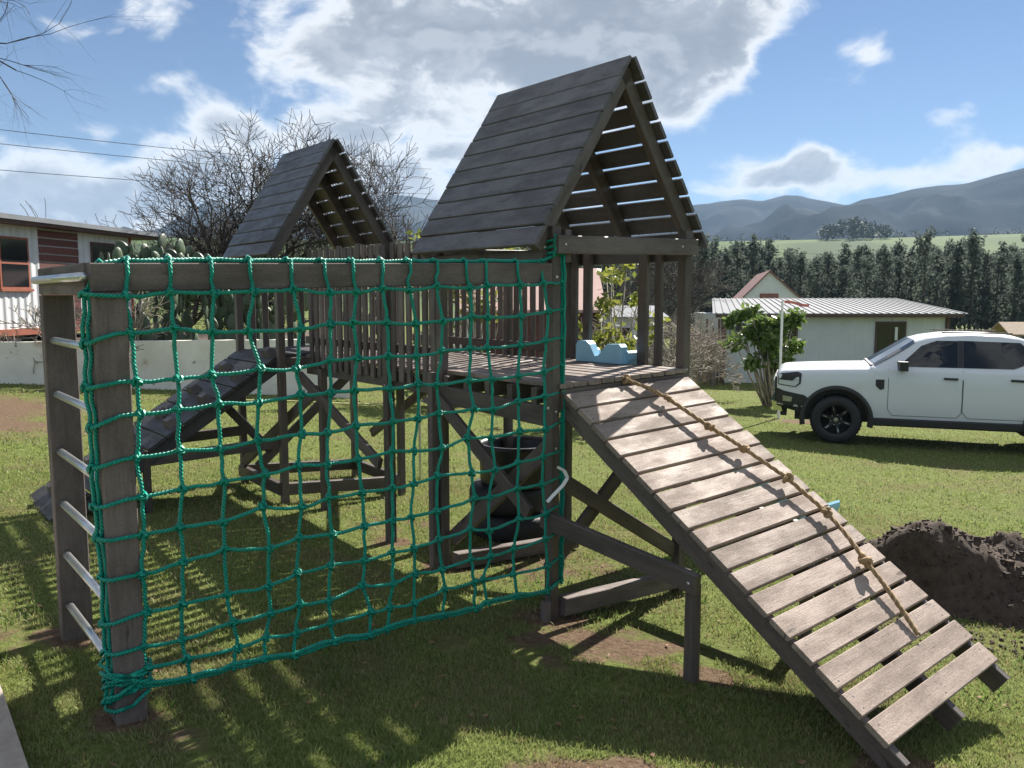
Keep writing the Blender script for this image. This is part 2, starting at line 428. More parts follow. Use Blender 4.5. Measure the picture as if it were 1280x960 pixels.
# lawn blades
def blades(n, d0, d1, hgt, wid):
    az_ = rng.uniform(-40, 40, n) * math.pi / 180
    d = np.sqrt(rng.uniform(d0 * d0, d1 * d1, n))
    x = d * np.sin(az_); y = d * np.cos(az_)
    return x, y, hgt, wid
V_ = []; F_ = []; tot_v = 0; dryv = []
def make_blades(name, sets, mt, keep):
    vs = []; n_all = 0
    for (n, d0, d1, hgt, wid) in sets:
        x, y, h, wd = blades(n, d0, d1, hgt, wid)
        k = np.array([keep(a, c) for a, c in zip(x, y)])
        x = x[k]; y = y[k]; n = len(x)
        z = np.array([GG(a, c) for a, c in zip(x, y)])
        th = rng.uniform(0, 2 * np.pi, n); hh = h * rng.uniform(.45, 1.25, n); ww = wd * rng.uniform(.7, 1.3, n)
        lean = rng.uniform(.2, 1.1, n) * hh; la = rng.uniform(0, 2 * np.pi, n)
        cx, sx = np.cos(th) * ww, np.sin(th) * ww
        lx, ly = np.cos(la) * lean, np.sin(la) * lean
        P = np.zeros((n, 5, 3))
        P[:, 0] = np.stack([x - cx, y - sx, z - .004], 1); P[:, 1] = np.stack([x + cx, y + sx, z - .004], 1)
        P[:, 2] = np.stack([x + cx * .8 + lx * .4, y + sx * .8 + ly * .4, z + hh * .6], 1)
        P[:, 3] = np.stack([x - cx * .8 + lx * .4, y - sx * .8 + ly * .4, z + hh * .6], 1)
        P[:, 4] = np.stack([x + lx, y + ly, z + hh], 1)
        vs.append(P)
    P = np.concatenate(vs); n = len(P)
    me = bpy.data.meshes.new(name)
    me.vertices.add(n * 5); me.vertices.foreach_set('co', P.reshape(-1).astype(np.float32))
    base = np.arange(n)[:, None] * 5
    idx = np.concatenate([base + np.array([[0, 1, 2, 3]]), base + np.array([[3, 2, 4]])], 1).reshape(-1)
    me.loops.add(n * 7); me.loops.foreach_set('vertex_index', idx.astype(np.int32))
    me.polygons.add(n * 2)
    st = (np.arange(n)[:, None] * 7 + np.array([[0, 4]])).reshape(-1)
    me.polygons.foreach_set('loop_start', st.astype(np.int32))
    me.update(calc_edges=True); me.validate()
    me.materials.append(MATS[mt])
    o = bpy.data.objects.new(name, me); COL.objects.link(o)
    return o
def keepg(x, y):
    if .53 * (x + 2.05) + .42 * (y - 3.1) < .01: return False
    p = worn(x, y) + .5 * mnoise.noise((x * 5, y * 5, 1))
    return p < .42
gr = make_blades('grass', [(105000, 1.6, 4.2, .023, .0020), (95000, 4.2, 8.5, .024, .0030), (80000, 8.5, 18, .030, .006), (45000, 18, 32, .03, .010)], 'blade', keepg)
tag(gr, 'short green lawn grass growing around the playset', 'grass', kind='stuff')
wd = make_blades('weeds', [(9000, 1.6, 5.0, .040, .0045), (9000, 5.0, 11, .045, .006)], 'leaf_shrub', lambda x, y: mnoise.noise((x * 3.1, y * 3.1, 8)) > .33 and worn(x, y) < .5 and .53 * (x + 2.05) + .42 * (y - 3.1) > .01)
tag(wd, 'broader leaved weed tufts scattered through the lawn', 'weeds', kind='stuff')
gr2 = make_blades('dry_grass', [(34000, 1.6, 4.2, .022, .0018), (28000, 4.2, 9, .024, .003)], 'blade_dry',
                  lambda x, y: .53 * (x + 2.05) + .42 * (y - 3.1) > .01 and mnoise.noise((x * 1.9, y * 1.9, 4)) > -.12 and worn(x, y) < .8)
tag(gr2, 'dry straw coloured blades mixed through the lawn', 'grass', kind='stuff')

# paving edge
kb = MB()
e0, e1 = Vector((-2.05 - .42 * 3, 3.1 + .53 * 3, 0)), Vector((-2.05 + .42 * 4, 3.1 - .53 * 4, 0))
nrm = Vector((-.53, -.42, 0)).normalized()
NSEG = 12
for i in range(NSEG):
    p = e0.lerp(e1, i / NSEG); q = e0.lerp(e1, (i + 1) / NSEG)
    c4 = [p + nrm * 1.5, q + nrm * 1.5, q, p]
    lo = [(c.x, c.y, G(c.x, c.y) - .1) for c in c4]; hi = [(c.x, c.y, G(c.x, c.y) + .05) for c in c4]
    kb.hexa(lo + hi)
kb.build('path', 'concrete')['kind'] = 'structure'

# ------------------------------------------------------------------ playset
PSI = R(39.4265)
UX = Vector((math.sin(PSI), -math.cos(PSI), 0)); VX = Vector((math.cos(PSI), math.sin(PSI), 0)); ZX = Vector((0, 0, 1))
A0 = Vector((.2186, 4.3556, 0)); TV = .0245
W_ = 1.0914; L_ = 1.0407
def S(u, v, z, tilt=1.0):
    p = A0 + UX * u + VX * v
    return Vector((p.x, p.y, z + TV * v * tilt))
def gz(u, v):
    p = A0 + UX * u + VX * v
    return G(p.x, p.y)
ROOT = Vector((A0.x, A0.y, gz(0, 0)))
PS = empty('wooden_playset', ROOT)
tag(PS, 'dark timber playset of two roofed towers joined by a picket bridge, with ramps', 'playset')
def part(name, p0, p1, wd, th, mt='wood_dark', side=None, parent=PS, ch=.004):
    return MB().beam(p0, p1, wd, th, side, ch).build(name, mt, parent, ROOT)
def post(u, v, top, sz=.058, mt='wood_dark', szv=None, lean=0.0):
    g = gz(u, v) - .25
    a = S(u, v, g, 0); bb = S(u, v, top)
    return part('post', a, bb, sz, szv or sz, mt, side=UX)
def screw_heads(pts, nrm_, r=.007):
    for p in pts:
        b_ = MB().lathe([(0, .004), (r * .7, .003), (r, 0)], (0, 0, 0), 8); q = Vector(nrm_).to_track_quat('Z', 'Y')
        b_.v = [tuple(p + q @ Vector(c_)) for c_ in b_.v]
        b_.build('bolt', 'screw', PS, ROOT)
# main tower posts
post(0, 0, 1.965); post(0, W_, 1.965, .064); post(-L_, 0, 1.80); post(-L_, W_, 1.90)
post(-L_ - .02, -.062, 1.12, .052, 'wood_grey')
# extra uprights beside the slide opening
for (u, wd) in ((-.97, .045), (-.84, .07), (-.33, .075), (-.2, .05)):
    part('upright', S(u, W_, 1.02), S(u, W_, 1.88), wd, .035, side=UX)
part('upright', S(-.0, -.0, 1.78) + VX * .075 + UX * .02, S(-.0, 0, 1.95) + VX * .075 + UX * .02, .045, .04, side=VX)
# bridge and second tower posts
post(-1.7056, 0, 1.95, .062); post(-2.7254, 0, 1.02, .058); post(-1.72, W_, 1.9)
T2U, T2B, T2F, T2W = -3.05, -3.92, -.2, .92
for (u, v) in ((T2U, T2F), (T2B, T2F), (T2U, T2W), (T2B, T2W)): post(u, v, 1.88)

def roof(u0, u1, vl, vr, ze_, zr_, nb, label):
    rf = empty('roof', (0, 0, 0), PS)
    rf['label'] = label
    vm = (vl + vr) / 2
    for sgn in (-1, 1):
        ve = vl if sgn < 0 else vr
        top = S(0, vm, zr_); bot = S(0, ve, ze_)
        top = Vector((0, (vm), zr_ + TV * vm)); bot = Vector((0, ve, ze_ + TV * ve))
        d = bot - top; Ls = d.length; d.normalize()
        n_ = Vector((0, -d.z, d.y)); n_ = n_ if n_.z > 0 else -n_
        def P(u, s_, h): # along slope s_, off it by h
            q = top + d * s_ + n_ * h
            w_ = A0 + UX * u + VX * q.y
            return Vector((w_.x, w_.y, q.z))
        first = .15 if nb == 10 else .13
        pitch = (Ls - first) / (nb - 1)
        nw = (VX * n_.y + ZX * n_.z).normalized(); dw = (VX * d.y + ZX * d.z).normalized()
        s0 = 0.0
        for k in range(nb):
            bw = (first if k == 0 else pitch) - (.0165 if sgn > 0 else .006)
            sc = s0 + bw / 2 + (.004 if k == 0 else 0)
            j = random.uniform(-.006, .006); jt = random.uniform(-.0015, .0015)
            if k == nb - 1 and sgn < 0: off = .004
            else: off = .013
            MB().beam(P(u0 + j, sc, off + jt), P(u1 + j, sc, off - jt), bw, .022, dw).build('roof_board', 'wood_roof', rf, ROOT)
            s0 += first if k == 0 else pitch
        for u in (u0 - .075, (u0 + u1) / 2, u1 + .06):
            MB().beam(P(u, .02, -.045), P(u, Ls - .03, -.045), .085, .048, nw).build('rafter', 'wood_dark', rf, ROOT)
    return rf
roof(.044, -1.125, -.163, 1.255, 1.855, 2.90, 10, 'larger steep roof of dark boards over the main deck')
roof(-3.10, -4.10, -.26, .98, 1.93, 2.89, 9, 'smaller steep roof of dark boards over the far tower')
# ties and eave beams
part('tie_beam', S(.055, -.03, 1.868), S(.055, W_ + .03, 1.868), .095, .04, side=ZX)
part('tie_beam', S(-L_ - .05, -.03, 1.85), S(-L_ - .05, W_ + .03, 1.85), .09, .04, side=ZX)
part('eave_beam', S(0, -.055, 1.80), S(-L_ - .05, -.055, 1.80), .09, .04, side=ZX)
part('eave_beam', S(0, W_ + .055, 1.83), S(-L_ - .05, W_ + .055, 1.83), .09, .04, side=ZX)
part('eave_beam', S(T2U + .03, T2F - .05, 1.86), S(T2B - .03, T2F - .05, 1.86), .09, .04, side=ZX)
part('eave_beam', S(T2U + .03, T2W + .05, 1.84), S(T2B - .03, T2W + .05, 1.84), .09, .04, side=ZX)

# main deck, boards running towards the ramp
dk = empty('deck', (0, 0, 0), PS)
nb = 10; pt = (W_ - .02) / nb
for k in range(nb):
    v = .01 + pt * (k + .5); j = random.uniform(-.004, .004)
    MB().beam(S(.045 + j, v, 1.117), S(-L_ + .02, v, 1.117 + random.uniform(-.002, .002)), pt - .008, .026, VX).build('deck_board', 'wood_deck', dk, ROOT)
for k in range(5):
    u = -.12 - k * .21
    MB().beam(S(u, -.03, 1.058), S(u, W_ - .03, 1.058), .09, .045, ZX).build('joist', 'wood_dark', dk, ROOT)
MB().beam(S(.02, .03, 1.045), S(.02, W_ - .03, 1.045), .11, .04, ZX).build('joist', 'wood_dark', dk, ROOT)
part('beam', S(-.03, -.02, .955), S(-L_ - .03, -.02, .985), .11, .045, side=ZX)
part('beam', S(-.03, W_ - .02, .955), S(-L_ - .03, W_ - .02, .96), .11, .045, side=ZX)
# braces and ground beams of the main tower
part('brace', S(-L_ + .02, -.055, .96), S(-.12, -.055, .40), .085, .032, side=ZX)
part('brace', S(-L_ + .05, .04, .04), S(-.03, .04, .80), .095, .034, side=ZX)
part('brace', S(-.05, .02, .08), S(-.05, W_, .93), .085, .034, side=ZX)
part('brace', S(-.015, .03, .62), S(-.015, W_ - .02, -.04), .085, .034, side=ZX)
part('brace', S(-L_, W_ + .03, .90), S(-.05, W_ + .03, .1), .085, .034, side=ZX)
for (u, zz) in ((.03, .075), (-L_ + .05, .05)):
    g0, g1 = gz(u, 0), gz(u, W_)
    part('ground_beam', S(u, .05, g0 + zz, 0), S(u, W_ + .05, g1 + zz + .02, 0), .10, .07, 'wood_grey', side=ZX)
part('stub', S(.02, -.06, gz(0, 0) - .1, 0), S(.02, -.06, gz(0, 0) + .12, 0), .05, .04, 'wood_grey', side=UX)

# bridge
br = empty('bridge', (0, 0, 0), PS)
for v in (0.045, W_ - .045):
    MB().beam(S(-L_ - .04, v, 1.02), S(T2U, v, 1.02), .12, .045, ZX).build('stringer', 'wood_dark', br, ROOT)
k = 0; u = -L_ - .09
while u > T2U + .02:
    MB().beam(S(u, .03, 1.105), S(u, W_ - .03, 1.105 + random.uniform(-.002, .002)), .105, .026, UX).build('walkway_board', 'wood_deck', br, ROOT)
    u -= .118
def pickets(pts, z0, z1, wd=.056, side=UX):
    for (u, v) in pts:
        a = random.uniform(-.012, .012); c_ = random.uniform(-.014, .014); l = random.uniform(-.006, .006)
        MB().beam(S(u, v, z0 + a), S(u + l, v, z1 + c_), wd * random.uniform(.9, 1.08), .022, side).build('picket', 'wood_grey' if random.random() < .3 else 'wood_dark', br, ROOT)
us = []
u = -L_ - .10
while u > T2U + .06:
    if abs(u + 1.7056) > .05: us.append(u)
    u -= .098
pickets([(u, .005) for u in us], 1.02, 1.965)
pickets([(u, W_ + .01) for u in us], 1.04, 1.93, .05)
pickets([(-L_ - .0, v) for v in ()], 1.0, 1.9)
for (v, zz) in ((-.022 + .055, 1.86), (W_ - .02, 1.82)):
    MB().beam(S(-L_, v, zz), S(T2U, v, zz), .07, .032, ZX).build('rail', 'wood_dark', br, ROOT)
    MB().beam(S(-L_, v, zz - .62), S(T2U, v, zz - .62), .06, .032, ZX).build('rail', 'wood_dark', br, ROOT)
# second tower: deck, side pickets, braces, base frame
d2 = empty('far_deck', (0, 0, 0), PS)
nb = 8
for k in range(nb):
    u = T2U - .05 - (k + .5) * (T2U - T2B - .05) / nb
    MB().beam(S(u, T2F, 1.117), S(u, T2W, 1.117), (T2U - T2B - .05) / nb - .008, .026, UX).build('deck_board', 'wood_black', d2, ROOT)
for u in (T2U - .04, T2B + .04):
    MB().beam(S(u, T2F, 1.05), S(u, T2W, 1.05), .1, .045, ZX).build('joist', 'wood_dark', d2, ROOT)
pickets([(T2B - .03, T2F + .02 + .118 * i) for i in range(1, 10)], 1.08, 1.9, .055, VX)
part('brace', S(-3.0, -.06, .95), S(-1.74, -.06, .42), .085, .034, side=ZX)
part('brace', S(T2B + .05, T2F - .02, .12), S(-2.72, -.05, .86), .085, .034, side=ZX)
part('brace', S(-2.45, W_ - .03, .96), S(-3.7, W_ - .1, .25), .085, .034, side=ZX)
part('brace', S(-3.55, -.62, .85), S(-3.3, T2F, .30), .07, .034, side=ZX)
part('brace', S(-3.6, -.2, .12), S(-3.6, .7, .85), .08, .034, side=ZX)
for (a, c_) in (((T2U, T2F), (T2U, T2W)), ((T2B, T2F), (T2B, T2W)), ((T2U, T2F - .03), (T2B, T2F - .03)), ((T2U, T2W), (T2B, T2W))):
    part('ground_beam', S(*a, gz(*a) + .12, 0), S(*c_, gz(*c_) + .12, 0), .10, .05, side=ZX)

# main ramp
rp = empty('ramp', (0, 0, 0), PS)
rp['label'] = 'plank ramp pale from wear and painted sun glare, sloping from the main deck to the lawn'
def RP(u, v, h=0.0):     # point on the ramp's top surface
    k = (u - .03) / 1.855
    z = 1.095 + (-.105 - 1.095) * k + v * (.0245 + .012 * k)
    p = A0 + UX * u + VX * v
    return Vector((p.x, p.y, z)) + RN * h
RN = Vector((0, 0, 0)); _a = RP(0, 0); _n = (RP(1, 0) - _a).cross(RP(0, 1) - _a).normalized(); RN = _n if _n.z > 0 else -_n
RD = (RP(1, .5) - RP(0, .5)).normalized()
nbp = 17
for k in range(nbp):
    u = .05 + (1.885 - .05) * (k + .5) / nbp
    gap = .013 + .012 * k / nbp
    hw = 2.19 / nbp - gap
    j = random.uniform(-.008, .008); s_ = random.uniform(-.003, .003)
    o = MB().beam(RP(u, .035 + j, -.012), RP(u + s_, W_ - .02 + j, -.012), hw, .026, RD).build('ramp_board', 'wood_worn_glare', rp, ROOT)
    for v in (.08, .57, W_ - .07):
        for du in (-.02, .025):
            if random.random() < .2: continue
            p = RP(u + du, v + random.uniform(-.01, .01), .0012); bq = MB()
            bq.poly([p + (RD * math.cos(a) + VX * math.sin(a)) * .0048 for a in [i * math.pi / 3 for i in range(6)]])
            bq.build('screw', 'wood_black', rp, ROOT)
for v in (.07, .57, W_ - .04):
    MB().beam(RP(-.01, v, -.075), RP(1.945, v, -.075), .10, .04, RN).build('stringer', 'wood_dark', rp, ROOT)
part('beam', S(-.02, -.05, .395, 0), S(.99, -.0, .29, 0), .095, .04, side=ZX)
part('beam', S(-.02, W_ + .03, .40, 0), S(.95, W_ + .02, .29, 0), .095, .04, side=ZX)
MB().tube([S(.93, .045, gz(.93, .045) - .2, 0), S(.93, .045, .1, 0), S(.93, .045, .27, 0)], [.038, .037, .036], 12).build('post', 'wood_dark', PS, ROOT)
MB().tube([S(.93, W_ - .06, gz(.93, W_) - .2, 0), S(.93, W_ - .06, .27, 0)], [.038, .036], 12).build('post', 'wood_dark', PS, ROOT)
screw_heads([S(.95, -.0225, .29, 0), S(.0, -.0312, 1.0, 0)], -VX, .010)
screw_heads([S(.0312, -.0, 1.70, 0), S(.0312, .0, .98, 0), S(.0312, .0, .78, 0)], UX, .009)
screw_heads([S(-L_, -.031, 1.05), S(-L_, -.031, 1.18), S(-1.7056, -.033, .98)], -VX, .007)
screw_heads([S(.0765, .02, 1.868), S(.0765, W_ - .12, 1.868), S(.033, W_, 1.12)], UX, .007)

# climbing ramp on the far tower
cr = empty('climbing_ramp', (0, 0, 0), PS)
cr['label'] = 'dark climbing ramp studded with wooden blocks'
def CP(t_, u, h=0.0):    # t_ 0 at the deck, 1 at the foot
    v = T2F + .02 + (-1.80 - T2F) * t_
    z = 1.13 + (.12 - 1.13) * t_
    p = A0 + UX * u + VX * v
    return Vector((p.x, p.y, z)) + CN * h
CN = Vector((0, 0, 0)); _n = (CP(1, -3.5) - CP(0, -3.5)).cross(UX).normalized(); CN = _n if _n.z > 0 else -_n
CD = (CP(1, -3.5) - CP(0, -3.5)); CLn = CD.length; CD.normalize()
nbc = 12
for k in range(nbc + 1):
    t_ = (k + .5) / nbc
    MB().beam(CP(t_, T2U - .02), CP(t_, T2B - .02), CLn / nbc - .010, .026, CD).build('ramp_board', 'wood_black', cr, ROOT)
    if k < nbc - 0:
        for q, u in enumerate((-3.22, -3.68)):
            if (k + q) % 2 == 0 and 0 < k: pass
            c0 = CP(t_ + (.03 if q else -.02), u + .05 * (k % 2), .012)
            bl = MB()
            hw, hl, ht = .075, .045, .06
            lo = [c0 + UX * (sx * hw) + CD * (sy * hl) for sx, sy in ((-1, -1), (1, -1), (1, 1), (-1, 1))]
            hi = [c0 + UX * (sx * hw * .72) + CD * (sy * hl * .6) + CN * ht for sx, sy in ((-1, -1), (1, -1), (1, 1), (-1, 1))]
            if (k + q) % 2 == 0: bl.hexa(lo + hi).build('foothold', 'wood_dark', cr, ROOT)
for u in (T2U - .06, T2B + .02):
    MB().beam(CP(-.01, u, -.065), CP(1.16, u, -.065), .095, .042, CN).build('stringer', 'wood_black', cr, ROOT)
    g = gz(u, -1.25)
    part('post', S(u, -1.25, g - .2, 0), S(u, -1.25, .42, 0), .05, .05, side=UX)
    part('beam', S(u, -1.28, .38, 0), S(u, T2F, .40, 0), .085, .034, side=ZX)

# net frame and ladder
LW = 2.1832; DF = .89
part('net_beam', S(0, -LW - .055, 1.72), S(0, -.03, 1.72), .104, .05, 'wood_grey', side=ZX)
part('post', S(-.0, -LW, gz(0, -LW) - .25, 0), S(0, -LW, 1.666), .095, .112, 'wood_grey', side=UX)
part('post', S(-DF, -LW, gz(-DF, -LW) - .25, 0), S(-DF, -LW, 1.657), .07, .128, 'wood_grey', side=UX)
part('ladder_rail', S(-DF - .036, -LW, 1.716), S(-.05, -LW, 1.716), .115, .125, 'wood_grey', side=ZX)
ld = empty('ladder', (0, 0, 0), PS)
for z in (1.668, 1.405, 1.165, .905, .665, .43, .19):
    zz = z + (.0 if z > 1.6 else 0)
    dv = -.03 if z < 1.6 else -.082
    b_ = MB(); b_.smooth = True
    b_.tube([S(-DF + .0, -LW + dv, zz, 0), S(.02, -LW + dv, zz, 0)], .0165, 12).build('rung', 'galvanised', ld, ROOT)

# ------------------------------------------------------------------ climbing net
NETO = S(0, -LW / 2, gz(0, -LW / 2), 0)
net = empty('climbing_net', NETO)
tag(net, 'green knotted rope climbing net hung from the grey beam beside the ladder', 'net')
vc = [-2.119, -1.969, -1.815, -1.663, -1.488, -1.338, -1.203, -1.056, -.91, -.761, -.595, -.474, -.275, -.092]
zl = [1.752, 1.609, 1.462, 1.29, 1.159, 1.006, .863, .719, .572, .407, .275, .19, .12]
zr = [1.80, 1.655, 1.51, 1.36, 1.215, 1.065, .905, .75, .60, .445, .303, .152, .01]
nr = random.Random(5)
KN = {}
for i in range(13):
    for k, v in enumerate(vc):
        s_ = (v + 2.119) / 2.03
        z = zl[i] * (1 - s_) + zr[i] * s_
        ju = nr.uniform(-.012, .018); jv = nr.uniform(-.019, .019); jz = nr.uniform(-.016, .016)
        drift = .03 * math.sin(k * 1.7 + i * .35) * (i / 12)
        if i == 0: uu, z, jv = .0, 1.782 + TV * v, jv * .4; jz = 0
        elif i == 1: uu = .042; jz *= .8; z = min(z, 1.70)
        else: uu = .05 + ju
        if i == 12: uu = .055
        if k >= 13 and 0 < i: uu = .048
        KN[i, k] = S(uu, v + jv + drift * (0 if i == 0 else 1), z + jz, 0)
for i in range(1, 13): KN[i, -1] = S(.0 + nr.uniform(-.03, .02), -LW - .075 + nr.uniform(-.008, .008), zl[i] - .015 + nr.uniform(-.02, .02), 0)
KN[0, -1] = S(-.0, -LW - .02, 1.765 + TV * -LW, 0)
for i in range(1, 13): KN[i, 14] = S(.02, .045, zr[i] + .02, 0)
KN[0, 14] = S(.03, .03, 1.83, 0)
def strand(p, q, sag=.0, n=4, wob=.006):
    out = []
    for j in range(n + 1):
        t_ = j / n; c_ = p.lerp(q, t_)
        if 0 < j < n: c_ = c_ + Vector((nr.uniform(-wob, wob), nr.uniform(-wob, wob), nr.uniform(-wob, wob) - sag * math.sin(math.pi * t_)))
        out.append(c_)
    return out
RR = .0078
for k in range(-1, 15):
    pts = []
    rows = range(13)
    prev = None
    for i in rows:
        c_ = KN[i, k]
        if prev is None:
            pts.append(c_)
            if 0 <= k < 13:     # over the top of the beam and down its face
                pts.append(S(.034, vc[k], 1.785 + TV * vc[k], 0)); 
        else: pts += strand(prev, c_, 0, 3, .005)[1:]
        prev = c_
    if k >= 0 and k < 13: pts[2:4] = [S(.036, (vc[k]), 1.73 + TV * vc[k], 0), pts[3]]
    b_ = MB(); b_.smooth = True
    b_.tube(pts, RR if 0 <= k < 14 else RR * 1.05, 6).build('upright_rope', 'net_green', net, NETO)
    if k in (-1, 14):           # the doubled edge rope
        b_ = MB(); b_.smooth = True
        b_.tube([p + VX * (.014 if k < 0 else .006) + UX * .014 + Vector((0, 0, nr.uniform(-.005, .005))) for p in pts], RR, 6).build('upright_rope', 'net_green', net, NETO)
for i in range(13):
    pts = []
    prev = None
    for k in range(-1, 15):
        c_ = KN[i, k]
        if prev is not None:
            if k == 0 and i > 0:
                mid = S(.062, -LW - .05, (prev.z + c_.z) / 2, 0); pts += [S(.03, -LW - .078, prev.z, 0), mid, S(.058, -LW + .01, c_.z, 0), c_]
            else: pts += strand(prev, c_, .004 if i else 0, 3, .004)[1:]
        else: pts.append(c_)
        prev = c_
    if i == 12:                 # bottom rope is doubled and tied round the post foot
        b_ = MB(); b_.smooth = True
        b_.tube([p + Vector((0, 0, .016 + nr.uniform(-.006, .006))) + UX * .008 for p in pts], RR * 1.1, 6).build('level_rope', 'net_green', net, NETO)
    if i == 0:
        b_ = MB(); b_.smooth = True
        b_.tube([p + UX * -.018 + Vector((0, 0, nr.uniform(-.001, .006))) for p in pts], RR, 6).build('level_rope', 'net_green', net, NETO)
    b_ = MB(); b_.smooth = True
    b_.tube(pts, RR * (1.15 if i in (0, 12) else 1), 6).build('level_rope', 'net_green', net, NETO)
# one knot mesh: two small turns of rope
kb_ = MB(); kb_.smooth = True
loop = [Vector((.012 * math.cos(a), .010 * math.sin(a), .010 * math.sin(2 * a))) for a in [2 * math.pi * i / 8 for i in range(8)]]
kb_.tube(loop, .0075, 4, closed=True)
kmesh = kb_.mesh('knot', 'net_green')
for (i, k), p in KN.items():
    o = link(kmesh, 'knot', net, p - NETO, (nr.uniform(-.5, .5), nr.uniform(-.5, .5), PSI + nr.uniform(-.6, .6)), (1.15, 1.2, 1.25) if i else (1.1, 1.3, 1.1))
# turns of rope round the foot of the corner post
foot = S(0, -LW, 0, 0)
for j in range(5):
    z0 = .07 + .03 * j + nr.uniform(-.01, .01) + gz(0, -LW) * .6
    pts = []
    for q in range(14):
        a = 2 * math.pi * q / 14
        ru, rv = .066 + nr.uniform(-.004, .016), .074 + nr.uniform(-.004, .02)
        pts.append(foot + UX * (ru * math.cos(a)) + VX * (rv * math.sin(a)) + Vector((0, 0, z0 + .03 * math.sin(a + j) + nr.uniform(-.006, .006))))
    b_ = MB(); b_.smooth = True
    b_.tube(pts, RR, 6, closed=True).build('lashing', 'net_green', net, NETO)
# lashing at the top of the tower post
for j in range(3):
    z0 = 1.835 + .022 * j
    pts = [S(.042 * math.cos(a) * 1.0, .042 * math.sin(a), z0 + .012 * math.sin(a + j), 0) for a in [2 * math.pi * q / 12 for q in range(12)]]
    b_ = MB(); b_.smooth = True
    b_.tube(pts, RR, 6, closed=True).build('lashing', 'net_green', net, NETO)
b_ = MB(); b_.smooth = True
b_.tube([S(.036, -.035, 1.80, 0), S(.05, -.03, 1.84, 0), S(.046, -.02, 1.88, 0), S(.05, -.028, 1.92, 0), S(.04, -.03, 1.85, 0)], RR, 6).build('lashing', 'net_green', net, NETO)

# ------------------------------------------------------------------ knotted rope on the ramp
RO = RP(.1, .6)
rope = empty('climbing_rope', RO)
tag(rope, 'tan knotted rope lying down the pale plank ramp', 'rope')
rk = [(.03, .525, .02), (.12, .60, .035), (.22, .666, .04), (.34, .70, .045), (.456, .736, .05), (.54, .78, .05), (.627, .818, .05), (.74, .86, .05), (.842, .899, .05),
      (.96, .915, .045), (1.064, .924, .045), (1.2, .88, .05), (1.324, .831, .045), (1.42, .805, .04), (1.49, .782, .035), (1.58, .75, .025), (1.655, .722, .014)]
pts = [RP(u, v, h) for u, v, h in rk]
fine = []
for a in range(len(pts) - 1):
    for j in range(8): fine.append(pts[a].lerp(pts[a + 1], j / 8))
fine.append(pts[-1])
fs = [fine[0]] + [(fine[i - 1] + fine[i] * 2 + fine[i + 1]) / 4 for i in range(1, len(fine) - 1)] + [fine[-1]]
for ph in range(3):          # three strands laid together
    b_ = MB(); b_.smooth = True; q = []
    for i, p in enumerate(fs):
        tg = (fs[min(i + 1, len(fs) - 1)] - fs[max(i - 1, 0)]).normalized(); a_ = tg.cross(ZX).normalized(); c_ = tg.cross(a_)
        an = i * .75 + ph * 2.094
        q.append(p + (a_ * math.cos(an) + c_ * math.sin(an)) * .0062)
    b_.tube(q, .0068, 6).build('rope_strand', 'rope_tan', rope, RO)
def rope_knot(p, sc=1.0, tw=0):
    for kk in range(2):
        loop = []
        for i in range(22):
            a = 2 * math.pi * i / 22
            loop.append(Vector((math.sin(a) + 2 * math.sin(2 * a), math.cos(a) - 2 * math.cos(2 * a), -1.6 * math.sin(3 * a))) * (.0082 * sc))
    b_ = MB(); b_.smooth = True
    q = Matrix.Rotation(tw, 3, 'Z') @ Matrix.Rotation(.6, 3, 'X')
    b_.tube([p + q @ l for l in loop], .0108 * sc, 7, closed=True).build('knot', 'rope_tan', rope, RO)
for i, (n_, sc) in enumerate(((0, 1.05), (2, .8), (4, .95), (6, .9), (8, 1.05), (10, 1.0), (12, 1.25))):
    rope_knot(pts[n_], sc, i * 1.3)

# ------------------------------------------------------------------ things on and under the playset
# slide
def slide():
    so = S(-.58, W_, 1.13)
    r_ = empty('slide', so); tag(r_, 'light blue plastic slide leaving the open side of the main deck', 'slide')
    n = 26; prof = [(-.20, .10), (-.185, .115), (-.165, .10), (-.15, .02), (-.08, .0), (.08, .0), (.15, .02), (.165, .10), (.185, .115), (.20, .10), (.20, .06), (.16, -.03), (-.16, -.03), (-.20, .06)]
    b_ = MB(); b_.smooth = False; m = len(prof)
    gend = gz(-.58, W_ + 2.4)
    for i in range(n + 1):
        t_ = i / n; v = W_ - .08 + 2.78 * t_
        k = max(0, min(1, (t_ - .04) / .80)); k = k ** .82; z = 1.13 * (1 - k) + (gend + .15) * k
        side = 1.0
        if t_ < .09: side = 1.0
        p = S(-.58, v, z, 0)
        for (a, h) in prof: b_.v.append(tuple(p + UX * a + ZX * (h * side)))
    for i in range(n):
        for j in range(m): b_.f.append((i * m + j, i * m + (j + 1) % m, (i + 1) * m + (j + 1) % m, (i + 1) * m + j))
    b_.f.append(tuple(range(m))); b_.f.append(tuple(n * m + j for j in range(m - 1, -1, -1)))
    b_.build('chute', 'blue_plastic', r_, so)
    b_ = MB()
    lo = S(-.58, W_ - .13, 1.135)
    # entry piece with two raised shoulders
    pr = [(-.24, .0), (.18, .0), (.18, .11), (.16, .13), (.05, .125), (.01, .08), (-.03, .045), (-.06, .04), (-.11, .12), (-.14, .14), (-.22, .14), (-.24, .11)]
    f0 = len(b_.v)
    for dv in (0, .06): b_.v += [tuple(lo + UX * a + VX * dv + ZX * h) for a, h in pr]
    k = len(pr)
    b_.f.append(tuple(range(k))); b_.f.append(tuple(range(2 * k - 1, k - 1, -1)))
    for j in range(k): b_.f.append((j, k + j, k + (j + 1) % k, (j + 1) % k))
    b_.build('entry_shoulder', 'blue_plastic', r_, so)
slide()
